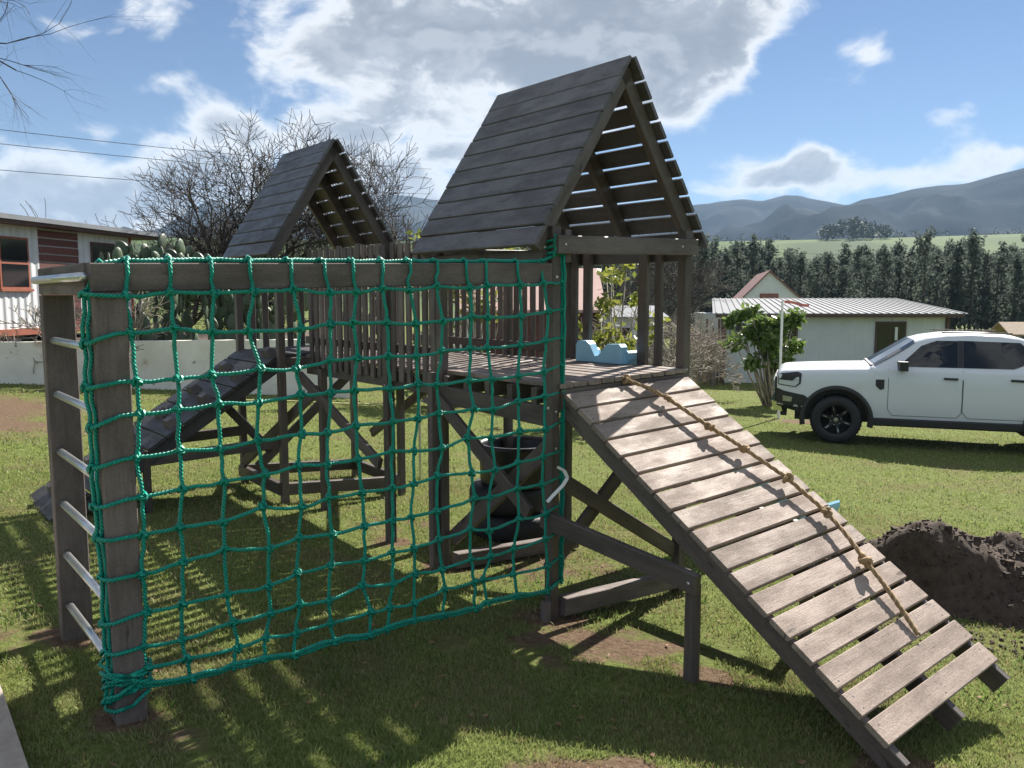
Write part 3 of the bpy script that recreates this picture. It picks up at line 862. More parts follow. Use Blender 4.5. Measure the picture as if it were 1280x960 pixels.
def tyre(p, ro, wd, ri, name='tyre'):
    b_ = MB(); b_.smooth = True
    b_.lathe([(ri, -wd * .32), (ri * 1.06, -wd * .5), (ro * .86, -wd * .52), (ro * .97, -wd * .40), (ro, -wd * .2), (ro, wd * .2), (ro * .97, wd * .40), (ro * .86, wd * .52), (ri * 1.06, wd * .5), (ri, wd * .32), (ri * 1.15, 0), (ri, -wd * .32)], p, 28)
    return b_.build(name, 'rubber', None, p)
tp = Vector((.02, 6.15, 0)); tg_ = G(tp.x, tp.y)
tag(tyre(Vector((tp.x, tp.y, tg_ + .10)), .33, .20, .19), 'black tyre lying on the lawn at the bottom of the stack beneath the bridge', 'tyre')
tag(tyre(Vector((tp.x - .04, tp.y + .02, tg_ + .31)), .31, .20, .18), 'black tyre in the middle of the stack, under the tub', 'tyre')
b_ = MB(); b_.smooth = True
c_ = Vector((tp.x + .02, tp.y, tg_ + .415))
b_.lathe([(0, .02), (.27, .0), (.285, .03), (.29, .27), (.30, .28), (.302, .31), (.28, .315), (.27, .28), (.25, .05), (0, .05)], c_, 30)
tag(b_.build('tub', 'black_plastic', None, c_), 'round black plastic tub standing on top of the stacked tyres', 'tub')
b_ = MB()
sp_ = [S(.05, -.01, .685, 0), S(.075, .02, .665, 0), S(.085, .035, .625, 0), S(.075, .01, .585, 0), S(.06, -.05, .535, 0), S(.055, -.085, .505, 0)]
for i in range(5):
    b_.beam(sp_[i], sp_[i + 1], .020, .003, UX + VX * .6, .001)
tag(b_.build('strap', 'white_strap', None, sp_[0]), 'white strap end tied to the tower post at the edge of the net', 'strap')
mp = Vector((-.93, 8.1, G(-.93, 8.1)))
b_ = MB().tube([mp - ZX * .1, mp + ZX * 1.05], .013, 8)
tag(b_.build('metal_stake', 'galvanised', None, mp), 'thin grey metal stake standing in the lawn behind the bridge', 'stake')

# ------------------------------------------------------------------ mountains
CREST = [(-70, 5.2), (-55, 4.2), (-42, 4.6), (-36, 3.4), (-31.8, 3.3), (-23, 4.3), (-21.4, 5.5), (-19.9, 6.4), (-18.2, 5.65), (-16.7, 4.75), (-13, 5.0), (-10.4, 5.85), (-8.2, 7.05), (-6.6, 6.85), (-4.4, 6.55), (0, 6.2), (6, 6.0),
         (12.3, 6.16), (14.2, 6.42), (15.6, 6.53), (16.75, 6.34), (18.2, 6.7), (19.2, 6.61), (20.3, 6.26), (22.2, 5.99), (23.1, 6.24), (24.6, 6.41), (25.7, 6.7), (27.1, 6.85), (28.7, 6.89), (29.9, 7.18), (31.6, 7.6), (36, 8.3), (44, 7.4), (55, 5.5), (70, 4.5)]
ca = [c[0] for c in CREST]; ce = [c[1] for c in CREST]
mmat = mat('mountain_scrub', (.040, .044, .044), 1.0, .75, .006, 0, 1, detail=8, spec=0.0)
def mountain(name, a0, a1, rc, sel, dz, seed):
    b_ = MB(); b_.smooth = True
    na = int((a1 - a0) / .35); nr_ = 26
    for i in range(na + 1):
        a = a0 + (a1 - a0) * i / na
        e = sel(a)
        zc = 1.6 + rc * math.tan(R(e))
        for j in range(nr_ + 1):
            t_ = j / nr_ * 1.25
            r_ = rc - 1150 * (1 - t_)
            x, y = r_ * math.sin(R(a)), r_ * math.cos(R(a))
            p = t_ ** 1.25 if t_ <= 1 else 1 - (t_ - 1) * 2.2
            z = 55 + (zc - 55) * p
            amp = 85 * max(0, min(1, t_ * 2)) * max(0, min(1, (1 - t_) * 3)) if t_ <= 1 else 0
            z += amp * (mnoise.fractal((x * .004, y * .004, seed), 1.0, 2.1, 5) )
            if t_ > .97: z += 3.0 * mnoise.noise((x * .02, y * .02, seed))
            b_.v.append((x, y, z))
    for i in range(na):
        for j in range(nr_):
            q = i * (nr_ + 1) + j
            b_.f.append((q, q + nr_ + 1, q + nr_ + 2, q + 1))
    o = b_.build(name, mmat); o['kind'] = 'structure'
mountain('mountain', -70, 27, 3000, lambda a: float(np.interp(a, ca, ce)) - .35 * sm((a - 20) / 5), 0, 1.0)
mountain('mountain', 12, 70, 2500, lambda a: float(np.interp(a, ca, ce)) - 2.2 * sm((23.5 - a) / 9), 0, 5.0)

# ------------------------------------------------------------------ low wall and house behind it
wa, wb = Vector((-15.5, 12.9, 0)), Vector((-3.0, 15.2, 0))
wd_ = (wb - wa).normalized(); wn = Vector((-wd_.y, wd_.x, 0))
b_ = MB(); NW = 14
for i in range(NW):
    p = wa.lerp(wb, i / NW); q = wa.lerp(wb, (i + 1) / NW)
    c4 = [p, q, q + wn * .24, p + wn * .24]
    b_.hexa([(c.x, c.y, G(c.x, c.y) - .3) for c in c4] + [(c.x, c.y, .80 + .008 * mnoise.noise((c.x * 2, c.y, 0))) for c in c4])
tag(b_.build('garden_wall', 'plaster', None), 'low white plastered wall with peeling patches in front of the cactus', 'wall')
# raised earth behind the wall
b_ = MB(); b_.smooth = True
for i in range(15):
    for j in range(7):
        p = wa + wd_ * (i * 12.7 / 14) + wn * (.2 + j * 1.6)
        b_.v.append((p.x, p.y, (.62 if j < 6 else -.6) - (1.4 if i == 14 else 0) + .05 * mnoise.noise((p.x, p.y, 2))))
for i in range(14):
    for j in range(6): b_.f.append((i * 7 + j, (i + 1) * 7 + j, (i + 1) * 7 + j + 1, i * 7 + j + 1))
b_.build('raised_ground', 'clod')['kind'] = 'structure'

HO = Vector((-10.7, 17, 0)); HD = Vector((.158, .987, 0)).normalized(); HN = Vector((HD.y, -HD.x, 0))   # HN points out of the front
def HP(s_, out, z): p = HO + HD * s_ + HN * out; return Vector((p.x, p.y, z))
hroot = HP(0, 0, .6)
H = empty('cabin', hroot)
tag(H, 'white clad cabin with red timber panel and flat metal roof above the garden wall', 'house')
def hbox(name, s0, s1, o0, o1, z0, z1, mt, parent=None):
    c4 = [(s0, o1), (s1, o1), (s1, o0), (s0, o0)]
    b_ = MB().hexa([HP(a, c, z0) for a, c in c4] + [HP(a, c, z1) for a, c in c4])
    return b_.build(name, mt, parent or H, hroot)
# corrugated cladding in three runs
def clad(s0, s1):
    b_ = MB(); n = int((s1 - s0) / .05); pr = []
    for i in range(n + 1): pr.append((s0 + (s1 - s0) * i / n, .016 if (i // 2) % 2 else 0))
    for (a, o_), (c_, o2) in zip(pr[:-1], pr[1:]):
        b_.poly([HP(a, o_, .9), HP(c_, o2, .9), HP(c_, o2, 3.1), HP(a, o_, 3.1)])
    b_.build('cladding', 'white_wall', H, hroot)
clad(-4.5, 1.26); clad(2.57, 4.55)
hbox('core', -4.5, 4.54, -4.5, -.02, .9, 3.1, 'white_wall')
for k in range(12): 
    z = .95 + k * .178
    hbox('siding_board', 1.27, 2.56, -.015, .012 + .006 * (k % 2), z, z + .150, 'red_siding')
def window(s0, s1, z0, z1, trim):
    f = hbox('window', s0 - .05, s1 + .05, .0, .030, z0 - .05, z1 + .05, trim)
    hbox('pane', s0, s1, .0, .036, z0, (z0 + z1) / 2 - .025, 'glass_dark', f); hbox('pane', s0, s1, .0, .036, (z0 + z1) / 2 + .025, z1, 'glass_dark', f)
    hbox('sill', s0 - .09, s1 + .09, .0, .08, z0 - .10, z0 - .05, trim, f)
window(.16, .90, 1.80, 2.80, 'red_trim'); window(3.06, 3.86, 1.95, 2.86, 'brown_trim')
hbox('floor_beam', -4.5, 4.6, -.03, .06, .76, .90, 'red_trim')
hbox('corner_trim', 4.5, 4.60, -.05, .03, .9, 3.1, 'red_trim')
hbox('soffit', -4.8, 5.4, -4.8, .40, 3.10, 3.17, 'brown_trim')
hbox('roof', -4.85, 5.55, -4.85, .46, 3.17, 3.27, 'sheet_roof')
for k in range(3): hbox('pier', -3.5 + k * 3.9, -3.2 + k * 3.9, -.4, -.1, .2, .76, 'concrete')
b_ = MB()

# ------------------------------------------------------------------ prickly pear
cro = Vector((-6.1, 16.4, .6))
C = empty('prickly_pear', cro)
tag(C, 'large dark green prickly pear cactus behind the white garden wall', 'cactus')
pm = MB(); pm.smooth = True
for j in range(7):
    a = math.pi * j / 6
    for k in range(8):
        ph = 2 * math.pi * k / 8; sr = math.sin(a) * (1 + .12 * math.cos(a))
        pm.v.append((.13 * sr * math.cos(ph), .028 * sr * math.sin(ph), .17 - .17 * math.cos(a)))
for j in range(6):
    for k in range(8): pm.f.append((j * 8 + k, j * 8 + (k + 1) % 8, (j + 1) * 8 + (k + 1) % 8, (j + 1) * 8 + k))
padm = pm.mesh('pad', 'cactus_pad')
pr_ = random.Random(3)
npad = 0
def grow_pad(p, tilt, head, lvl, sc):
    global npad
    if npad > PMAX or lvl > 6: return
    npad += 1
    q = Matrix.Rotation(head, 3, 'Z') @ Matrix.Rotation(tilt, 3, 'Y')
    o = link(padm, 'pad', C, p - cro, q.to_euler(), (sc, sc, sc))
    tip = p + q @ Vector((0, 0, .31 * sc))
    for c_ in range(pr_.choice((1, 2, 2, 3)) if lvl < 5 else pr_.choice((0, 1))):
        off = q @ Vector((pr_.uniform(-.09, .09) * sc, 0, pr_.uniform(-.05, .0)))
        grow_pad(tip + off, tilt * .6 + pr_.uniform(-.75, .75), head + pr_.uniform(-1.2, 1.2), lvl + 1, sc * pr_.uniform(.85, 1.04))
for i in range(22):
    PMAX = int(290 * (i + 1) / 22)
    grow_pad(Vector((-7.4 + 2.9 * i / 21 + pr_.uniform(-.1, .1), 16.2 + pr_.uniform(-.7, .7), .58)), pr_.uniform(-.5, .5), pr_.uniform(0, 6.28), 0, pr_.uniform(1.0, 1.3))

# ------------------------------------------------------------------ trees
def bare_tree(name, base, height, spread, seed, label, group=None, trunk_r=.16, lean=(0, 0), levels=5, fork=.35, mt='bark_grey', twig=1.0, kids=(3, 5), rmin=.008):
    r_ = random.Random(seed)
    base = Vector(base); o = empty(name, base); tag(o, label, 'tree', group)
    tb = MB(); tb.smooth = True; cb = MB(); cb.smooth = True; segs = []
    def branch(p, d, ln, rad, lvl):
        n = 6 if lvl < 3 else (4 if lvl < 5 else 3)
        pts = [p]; q = p.copy(); dd = d.copy(); jit = .20 if lvl < 3 else .13
        for i in range(n):
            dd = (dd + Vector((r_.gauss(0, jit), r_.gauss(0, jit), r_.gauss(.05, jit)))).normalized()
            q = q + dd * (ln / n); pts.append(q.copy())
        rs = [rad * (1 - (.42 if lvl < levels else .8) * i / n) for i in range(n + 1)]
        segs.append((lvl, pts, rs))
        if lvl >= levels: return
        nk = r_.randint(*kids) + (1 if lvl == 0 else 0)
        a0 = r_.uniform(0, 6.28)
        for c_ in range(nk):
            i = n if c_ < 2 else r_.randint(max(1, n - 4), n)
            o1 = dd.orthogonal().normalized(); o2 = dd.cross(o1); an = a0 + c_ * 2.4 + r_.uniform(-.4, .4)
            k_ = r_.uniform(.75, 1.15) if lvl == 0 else r_.uniform(.4, .85)
            nd = dd * .8 + (o1 * math.cos(an) + o2 * math.sin(an)) * k_ + Vector((0, 0, .16 if lvl < 3 else .05))
            nd.x *= spread; nd.y *= spread; nd.normalize()
            branch(pts[i], nd, ln * (r_.uniform(.85, 1.15) if lvl == 0 else r_.uniform(.62, .84)) * twig, rs[i] * (r_.uniform(.55, .72) if c_ else .8), lvl + 1)
    tl = height * fork
    branch(base - ZX * .3, Vector((lean[0], lean[1], 1)).normalized(), tl + .3, trunk_r, 0)
    k = height / max(.1, max(p.z for _, pts, _ in segs for p in pts) - base.z)
    def fit(v_): return (base.x + (v_[0] - base.x) * k, base.y + (v_[1] - base.y) * k, base.z + (v_[2] - base.z) * k)
    for lvl, pts, rs in segs:
        (tb if lvl == 0 else cb).tube([fit(p) for p in pts], [max(q_, rmin) for q_ in rs], 8 if lvl == 0 else (5 if lvl < 3 else 3), cap=False)
    tb.build('trunk', mt, o, base); cb.build('crown', mt, o, base)
    return o
def gp(x, y, dz=0): return (x, y, G(x, y) + dz)
bare_tree('bare_tree', gp(-8.3, 26), 7.5, 1.35, 21, 'broad gnarled leafless tree behind the small far roof, its crown reaching over the cabin', trunk_r=.46, levels=6, fork=.20, kids=(3, 5))
bare_tree('bare_tree', gp(-4.0, 29), 7.4, 1.0, 33, 'leafless tree with upright open crown between the two roofs', trunk_r=.32, levels=6, fork=.28, kids=(3, 4))
bare_tree('bare_tree', gp(-12.2, 30), 4.9, 1.5, 8, 'low leafless tree with tangled crown behind the cabin roof end', trunk_r=.16, levels=6, fork=.25, kids=(3, 4))
bare_tree('bare_tree', gp(-2.2, 33), 5.0, 1.5, 14, 'low leafless tree behind the bridge pickets, close to the big roof', trunk_r=.16, levels=6, fork=.25, kids=(3, 4))
bare_tree('bare_tree', gp(6.7, 33), 5.6, 1.2, 5, 'slender leafless tree behind the end of the grey roofed shed', trunk_r=.11, levels=6, fork=.28, kids=(3, 4))
bare_tree('bare_shrub', gp(4.55, 21), 2.3, 1.4, 6, 'tangled leafless shrub between the main tower and the shed', trunk_r=.05, levels=5, fork=.15, kids=(3, 5), mt='bark_light')
bare_tree('bare_shrub', gp(3.6, 19.5), 2.6, 1.3, 61, 'tangled leafless shrub before the small white hut', trunk_r=.05, levels=5, fork=.15, kids=(3, 4), mt='bark_light')
bare_tree('bare_tree', gp(-31, 45), 6.2, 1.3, 41, 'leafless tree far behind the cabin roof at its window end', trunk_r=.2, levels=5, fork=.3)
for i, (x, y, h) in enumerate(((-12.9, 24, 3.9), (-12.0, 24, 4.3), (-11.6, 24.6, 3.7))):
    bare_tree('sapling', gp(x, y, .3), h, .5, 70 + i, 'thin leafless sapling rising above the cabin roof', 'saplings above the cabin roof', trunk_r=.045, levels=2, fork=.55, kids=(2, 3))
for i, (x, y, h, lb) in enumerate(((-6.6, 14.6, 1.1, 'dry pale twiggy shrub between the garden wall and the cactus'), (-8.4, 14.7, 1.0, 'dry pale twiggy shrub in front of the cabin window'))):
    bare_tree('dry_shrub', (x, y, .6), h, 1.3, 90 + i, lb, trunk_r=.02, levels=4, fork=.2, kids=(3, 4), mt='bark_light')

# tree outside the frame whose twigs hang into the picture's corner
def corner_tree():
    r_ = random.Random(4); base = Vector(gp(-9.0, 9.6)); o = empty('overhanging_tree', base)
    tag(o, 'leafless tree beside the lawn with thin twigs hanging against the blue sky', 'tree')
    tb = MB(); tb.smooth = True; cb = MB(); cb.smooth = True
    tb.tube([base - ZX * .3, base + Vector((.1, 0, 1.5)), base + Vector((.3, .05, 3.2)), base + Vector((.9, .0, 4.6))], [.2, .17, .14, .11], 10)
    def br_(p, d, ln, rad, lvl):
        pts = [p]; q = p.copy(); dd = d.normalized(); n = 5
        for i in range(n):
            dd = (dd + Vector((r_.gauss(0, .15), r_.gauss(0, .15), r_.gauss(-.03, .15)))).normalized(); q = q + dd * ln / n; pts.append(q.copy())
        rs = [rad * (1 - .6 * i / n) for i in range(n + 1)]
        cb.tube(pts, rs, 5 if lvl < 2 else 4, cap=False)
        if lvl >= 4: return
        for c_ in range(r_.randint(3, 4)):
            i = r_.randint(2, n); side = Vector((r_.gauss(0, 1), r_.gauss(0, 1), r_.gauss(-.1, .8)))
            br_(pts[i], dd * .9 + side * .6, ln * r_.uniform(.5, .72), rs[i] * .6, lvl + 1)
    top = base + Vector((.9, 0, 4.6))
    br_(top, Vector((1, -.1, .12)), 1.9, .055, 0); br_(top, Vector((.85, .1, .0)), 1.7, .05, 1); br_(top, Vector((-.8, .3, .8)), 2.2, .07, 1); br_(top, Vector((.2, .9, .7)), 2.2, .06, 1)
    br_(base + Vector((.3, .05, 3.2)), Vector((1, -.05, .28)), 2.6, .06, 1)
    tb.build('trunk', 'bark_grey', o, base); cb.build('crown', 'bark_grey', o, base)
corner_tree()

def leaf_quads(b_, c_, n, rad3, size, r_, droop=.0, flat=.6):
    for i in range(n):
        while True:
            q = Vector((r_.uniform(-1, 1), r_.uniform(-1, 1), r_.uniform(-1, 1)))
            if q.length < 1: break
        p = Vector((c_[0] + q.x * rad3[0], c_[1] + q.y * rad3[1], c_[2] + q.z * rad3[2]))
        a = Vector((r_.gauss(0, 1), r_.gauss(0, 1), r_.gauss(-droop, .7))).normalized(); d_ = a.orthogonal().normalized()
        d_ = (Matrix.Rotation(r_.uniform(0, 6.28), 3, a) @ d_)
        s_ = size * r_.uniform(.6, 1.3)
        b_.poly([p, p + a * s_ * .5 + d_ * s_ * .28, p + a * s_, p + a * s_ * .5 - d_ * s_ * .28])
def leafy(name, base, clumps, stems, size, label, cat, mt, seed, n=70):
    r_ = random.Random(seed); base = Vector(base); o = empty(name, base); tag(o, label, cat)
    tb = MB(); tb.smooth = True; cb = MB()
    for (x, y, z, rx, rz) in clumps:
        c_ = base + Vector((x, y, z)); leaf_quads(cb, c_, int(n * r_.uniform(.7, 1.3)), (rx, rx, rz), size, r_, .3)
        s0 = base + Vector((r_.uniform(-stems, stems), r_.uniform(-stems, stems), -.1))
        mid = s0.lerp(c_, .5) + Vector((r_.uniform(-.08, .08), r_.uniform(-.08, .08), .05))
        tb.tube([s0, mid, c_], [.028, .02, .008], 6)
    tb.build('trunk', 'bark_light', o, base); cb.build('crown', mt, o, base)
r_ = random.Random(12)
cl = [(r_.gauss(0, .33), r_.gauss(0, .3), r_.uniform(.85, 2.25), r_.uniform(.15, .28), r_.uniform(.14, .24)) for _ in range(22)]
cl += [(-.75, .1, 2.2, .2, .15), (-.95, .1, 2.05, .18, .14), (-.5, 0, 2.3, .2, .15), (.55, 0, 2.1, .16, .12)]
leafy('leafy_shrub', gp(6.2, 19.5), cl, .12, .17, 'small multi stemmed green shrub growing by the shed in front of the bonnet', 'shrub', 'leaf_shrub', 2, 105)
cl = [(r_.gauss(0, .32), r_.gauss(0, .3), r_.uniform(.7, 2.9), r_.uniform(.12, .26), r_.uniform(.10, .22)) for _ in range(24)]
leafy('leafy_shrub', gp(1.75, 14), cl, .08, .15, 'yellow green leafy shrub seen over the blue slide shoulders', 'shrub', 'leaf_yellow', 3, 34)
cl = [(r_.gauss(0, .5), r_.gauss(0, .3), r_.uniform(1.6, 3.2), r_.uniform(.15, .3), r_.uniform(.12, .24)) for _ in range(22)]
leafy('leafy_tree', gp(-.75, 16), cl, .1, .15, 'yellow green leafy tree behind the bridge beside the main tower', 'tree', 'leaf_yellow', 5, 36)
cl = [(r_.gauss(0, .6), r_.gauss(0, .4), r_.uniform(.2, 1.5), r_.uniform(.15, .3), r_.uniform(.12, .24)) for _ in range(18)]
leafy('leafy_shrub', gp(-1.3, 15), cl, .3, .13, 'low grey green bush beside the white sheeting behind the bridge', 'shrub', 'leaf_shrub', 6, 34)

# ------------------------------------------------------------------ conifer belt
CON = []
for vi in range(5):
    r_ = random.Random(100 + vi); tb = MB(); tb.smooth = True; cb = MB(); h = 10.0
    tb.tube([(0, 0, -.5), (.05, 0, 3), (.0, .05, 6), (0, 0, 9.6)], [.16, .13, .09, .03], 6)
    for i in range(46):
        z = 1.6 + (h - 1.6) * (i / 46) ** .9; k = 1 - (z / h) ** (1.5 + .9 * (vi % 3))
        rr = (.55 + (1.25 + .35 * (vi % 3)) * k) * r_.uniform(.55, 1.25)
        a = r_.uniform(0, 6.28); ds = r_.uniform(.25, .8) * rr
        leaf_quads(cb, (ds * math.cos(a), ds * math.sin(a), z), 26, (rr * .6, rr * .6, .55), .42, r_, .2)
    CON.append((tb.mesh('trunk', 'bark_brown'), cb.mesh('crown', 'leaf_conifer')))
r_ = random.Random(77)
rows = []
for (d0, st, dh) in ((90, 1.25, 0), (97, 1.25, .6), (104, 1.3, 1.2), (112, 1.35, 1.9)):
    if not st: continue
    a = 1.0
    while a < 44:
        d = d0 + r_.uniform(-3, 3); rows.append((d * math.sin(R(a)), d * math.cos(R(a)), r_.uniform(.78, 1.05) * (1 + .05 * dh)))
        a += math.degrees(st / d0) * r_.uniform(.75, 1.35)
for i, (x, y, sc) in enumerate(rows):
    tm, cm = CON[r_.randint(0, 4)]
    dip = 1 - .14 * math.exp(-((math.degrees(math.atan2(x, y)) - 20.5) / 2.2) ** 2)
    k_ = sc * dip
    o = empty('conifer', gp(x, y)); o.rotation_euler = (0, 0, r_.uniform(0, 6.28)); o.scale = (k_ * r_.uniform(.75, 1.0), k_ * r_.uniform(.75, 1.0), k_)
    tag(o, 'tall dark tree in the dense belt across the valley behind the shed', 'tree', 'tall trees of the valley belt')
    link(tm, 'trunk', o); link(cm, 'crown', o)
# copse on the far field and hedgerows
cb = MB(); r_ = random.Random(9)
for i in range(34):
    a = r_.uniform(20.6, 24.6); d = r_.uniform(780, 850); x, y = d * math.sin(R(a)), d * math.cos(R(a))
    hh = 19 * (1 - .5 * abs((a - 22.4) / 2.2)) * r_.uniform(.8, 1.1)
    leaf_quads(cb, (x, y, G(x, y) + hh * .55), 60, (5, 5, hh * .5), 3.2, r_)
tag(cb.build('distant_copse', 'leaf_far'), 'rounded clump of trees standing on the bright far field below the mountains', 'copse', kind='stuff')
cb = MB()
for i in range(120):
    a = r_.uniform(-40, 46); d = r_.uniform(900, 950)
    if a < 22 and r_.random() < .5: a += 20
    x, y = d * math.sin(R(a)), d * math.cos(R(a)); hh = r_.uniform(4, 11)
    leaf_quads(cb, (x, y, G(x, y) + hh * .5), 30, (5, 5, hh * .5), 2.6, r_)
tag(cb.build('distant_hedgerow', 'leaf_far'), 'thin line of trees along the top of the far field', 'hedgerow', kind='stuff')

# ------------------------------------------------------------------ shed
so = Vector((10.3, 26, G(10, 26)))
SH = empty('shed', so); tag(SH, 'long white metal clad shed with brown trim and pale ribbed roof', 'shed')
gzs = -1.35
def sbox(name, lo, hi, mt, parent=None): return MB().box(lo, hi).build(name, mt, parent or SH, so)
b_ = MB(); x = 6.75; up = False
xs = [6.75 + .075 * i for i in range(96)]
for i, (a, c_) in enumerate(zip(xs[:-1], xs[1:])):
    y0 = 26 - (.018 if (i // 2) % 3 == 0 else 0); y1 = 26 - (.018 if ((i + 1) // 2) % 3 == 0 else 0)
    b_.poly([(a, y0, gzs), (c_, y1, gzs), (c_, y1, 1.0), (a, y0, 1.0)])
b_.build('front_wall', 'shed_wall', SH, so)
sbox('core', (6.8, 26.03, gzs), (13.85, 30.4, 1.0), 'shed_wall')
for (x, wd) in ((6.72, .1), (13.87, .12)): sbox('corner_trim', (x - wd / 2, 25.93, gzs), (x + wd / 2, 26.05, 1.0), 'brown_trim')
sbox('fascia', (6.4, 25.62, .93), (14.2, 25.68, 1.05), 'brown_trim')
def swin(x0, x1, z0, z1):
    f = sbox('window', (x0 - .05, 25.94, z0 - .05), (x1 + .05, 26.0, z1 + .05), 'brown_trim')
    m_ = (x0 + x1) / 2
    sbox('pane', (x0, 25.93, z0), (m_ - .02, 25.99, z1), 'glass_dark', f); sbox('pane', (m_ + .02, 25.93, z0), (x1, 25.99, z1), 'glass_dark', f)
    return f
f = swin(8.25, 9.05, -.2, .74); f = swin(11.63, 12.5, -.2, .74)
sbox('curtain', (12.18, 25.921, .2), (12.27, 25.928, .62), 'white_wall', f)
q = [Vector((6.29, 25.6, 1.06)), Vector((14.3, 25.6, 1.06)), Vector((14.1, 30, 1.51)), Vector((7.33, 30, 1.51))]
b_ = MB().hexa([p - ZX * .03 for p in q] + q); b_.build('roof', 'sheet_roof', SH, so)
for i in range(34):
    t_ = (i + .5) / 34
    a = q[0].lerp(q[1], t_) + ZX * .012; c_ = q[3].lerp(q[2], t_) + ZX * .012
    MB().beam(a, c_, .05, .024, (1, 0, 0)).build('roof_rib', 'sheet_roof', SH, so)
b_ = MB().hexa([q[3] - ZX * .03, q[2] - ZX * .03, Vector((14.1, 31.2, 1.3)), Vector((7.33, 31.2, 1.3)), q[3], q[2], Vector((14.1, 31.2, 1.34)), Vector((7.33, 31.2, 1.34))]); b_.build('rear_roof', 'sheet_roof', SH, so)
ac = empty('air_conditioner', (7.2, 25.8, .3)); tag(ac, 'white air conditioner box fixed to the shed wall above the shrub', 'air conditioner')
MB().box((6.95, 25.66, .28), (7.62, 25.95, .82)).build('casing', 'white_wall', ac, (7.2, 25.8, .3))
b_ = MB(); b_.smooth = True
b_.tube([(7.22 + .21 * math.cos(a), 25.655, .55 + .21 * math.sin(a)) for a in [i * math.pi / 10 for i in range(20)]], .014, 5, closed=True); b_.build('fan_ring', 'car_black', ac, (7.2, 25.8, .3))
MB().lathe([(0, 0), (.19, 0)], (7.22, 25.652, .55), 20, 'y').build('fan_grille', 'car_black', ac, (7.2, 25.8, .3))
for i in range(4):
    x = 6.0 + i * .19
    pp = (x, 25.2, G(x, 25.2))
    tag(MB().beam(Vector(pp) - ZX * .1, (x + .02, 25.2, .9 - .25 * (i % 2)), .06, .06).build('fence_post', 'brown_trim', None, pp), 'thin brown upright post at the end of the shed', 'post', 'brown posts at the shed end')
# wooden steps and gate beside the shed
gt = Vector((5.6, 24.5, G(5.6, 24.5)))
Gt = empty('wooden_gate', gt); tag(Gt, 'weathered wooden gate and boards leaning beside the shed', 'gate')
for i in range(7):
    MB().beam((5.15 + i * .13, 24.5, gt.z + .1), (5.22 + i * .13, 24.5, gt.z + .95), .11, .03, (1, 0, 0)).build('board', 'timber_tan' if i % 2 else 'wood_grey', Gt, gt)
for z in (.45, 1.15, 1.45): MB().beam((5.05, 24.45, gt.z + z), (6.1, 24.45, gt.z + z), .08, .04).build('rail', 'wood_grey', Gt, gt)
for x in (5.05, 6.05): MB().beam((x, 24.4, gt.z - .2), (x, 24.4, gt.z + 1.6), .09, .09).build('post', 'wood_grey', Gt, gt)
dkz = empty('garden_bench', (5.9, 27.5, G(5.9, 27.5))); tag(dkz, 'pale slatted timber bench in the sun behind the wooden gate', 'bench')
for i in range(5): MB().box((5.6, 27.2 + i * .12, -.02 + i * .05), (6.5, 27.3 + i * .12, .01 + i * .05)).build('slat', 'timber_tan', dkz, dkz.location)
for x in (5.7, 6.4): MB().box((x - .04, 27.25, G(5.9, 27.5)), (x + .04, 27.75, -.02)).build('leg', 'timber_tan', dkz, dkz.location)

# gable house behind the shed
go = Vector((12.6, 40, G(12.6, 40))); GH = empty('gable_house', go); tag(GH, 'white gabled house with dull red roof rising behind the shed', 'house')
ax_ = Vector((.22, 1, 0)); pk = Vector((12.55, 40, 2.75)); hl = Vector((10.75, 40, .95)); hr = Vector((14.9, 40, .75))
b_ = MB(); b_.poly([(hl.x, 40, go.z - .3), (hr.x, 40, go.z - .3), hr, pk, hl]); bk = [p + ax_ * 8 for p in (Vector((hl.x, 40, go.z - .3)), hl)]
b_.poly([Vector((hl.x, 40, go.z - .3)), hl, bk[1], bk[0]]); b_.poly([Vector((hr.x, 40, go.z - .3)), hr, hr + ax_ * 8, Vector((hr.x, 40, go.z - .3)) + ax_ * 8]); b_.build('wall', 'white_wall', GH, go)
for (e, nm) in ((hl, 'roof'), (hr, 'roof')):
    dn = (e - pk).normalized(); e2 = e + dn * .3
    f0 = -ax_ * .12
    lo = [pk + f0, e2 + f0, e2 + ax_ * 8.2, pk + ax_ * 8.2]
    MB().hexa([p + ZX * .02 for p in lo] + [p + ZX * .10 for p in lo]).build(nm, 'roof_red', GH, go)
f = MB().box((12.1, 39.95, 1.25), (13.0, 40.02, 1.72)).build('window', 'red_trim', GH, go)
MB().box((12.17, 39.93, 1.32), (12.93, 40.0, 1.66)).build('pane', 'roof_red', f, go)

# house seen through the main tower
ho = Vector((1.0, 24, G(1, 24))); PH = empty('pink_roofed_house', ho); tag(PH, 'house with faded pink roof and dark red wall glimpsed behind the main tower', 'house')
MB().box((-1.4, 24, -1.3), (2.6, 27.5, 1.2)).build('wall', 'red_siding', PH, ho)
MB().hexa([(-1.6, 23.7, 1.12), (2.75, 23.7, 1.12), (2.75, 26.2, 2.4), (-1.6, 26.2, 2.4), (-1.6, 23.7, 1.2), (2.75, 23.7, 1.2), (2.75, 26.2, 2.48), (-1.6, 26.2, 2.48)]).build('roof', 'pink_wall', PH, ho)
MB().hexa([(-1.6, 28.7, 1.12), (2.75, 28.7, 1.12), (2.75, 26.2, 2.4), (-1.6, 26.2, 2.4), (-1.6, 28.7, 1.2), (2.75, 28.7, 1.2), (2.75, 26.2, 2.48), (-1.6, 26.2, 2.48)][::1]).build('roof', 'pink_wall', PH, ho)
wo_ = Vector((-1.0, 19, G(-1, 19)))
b_ = MB()
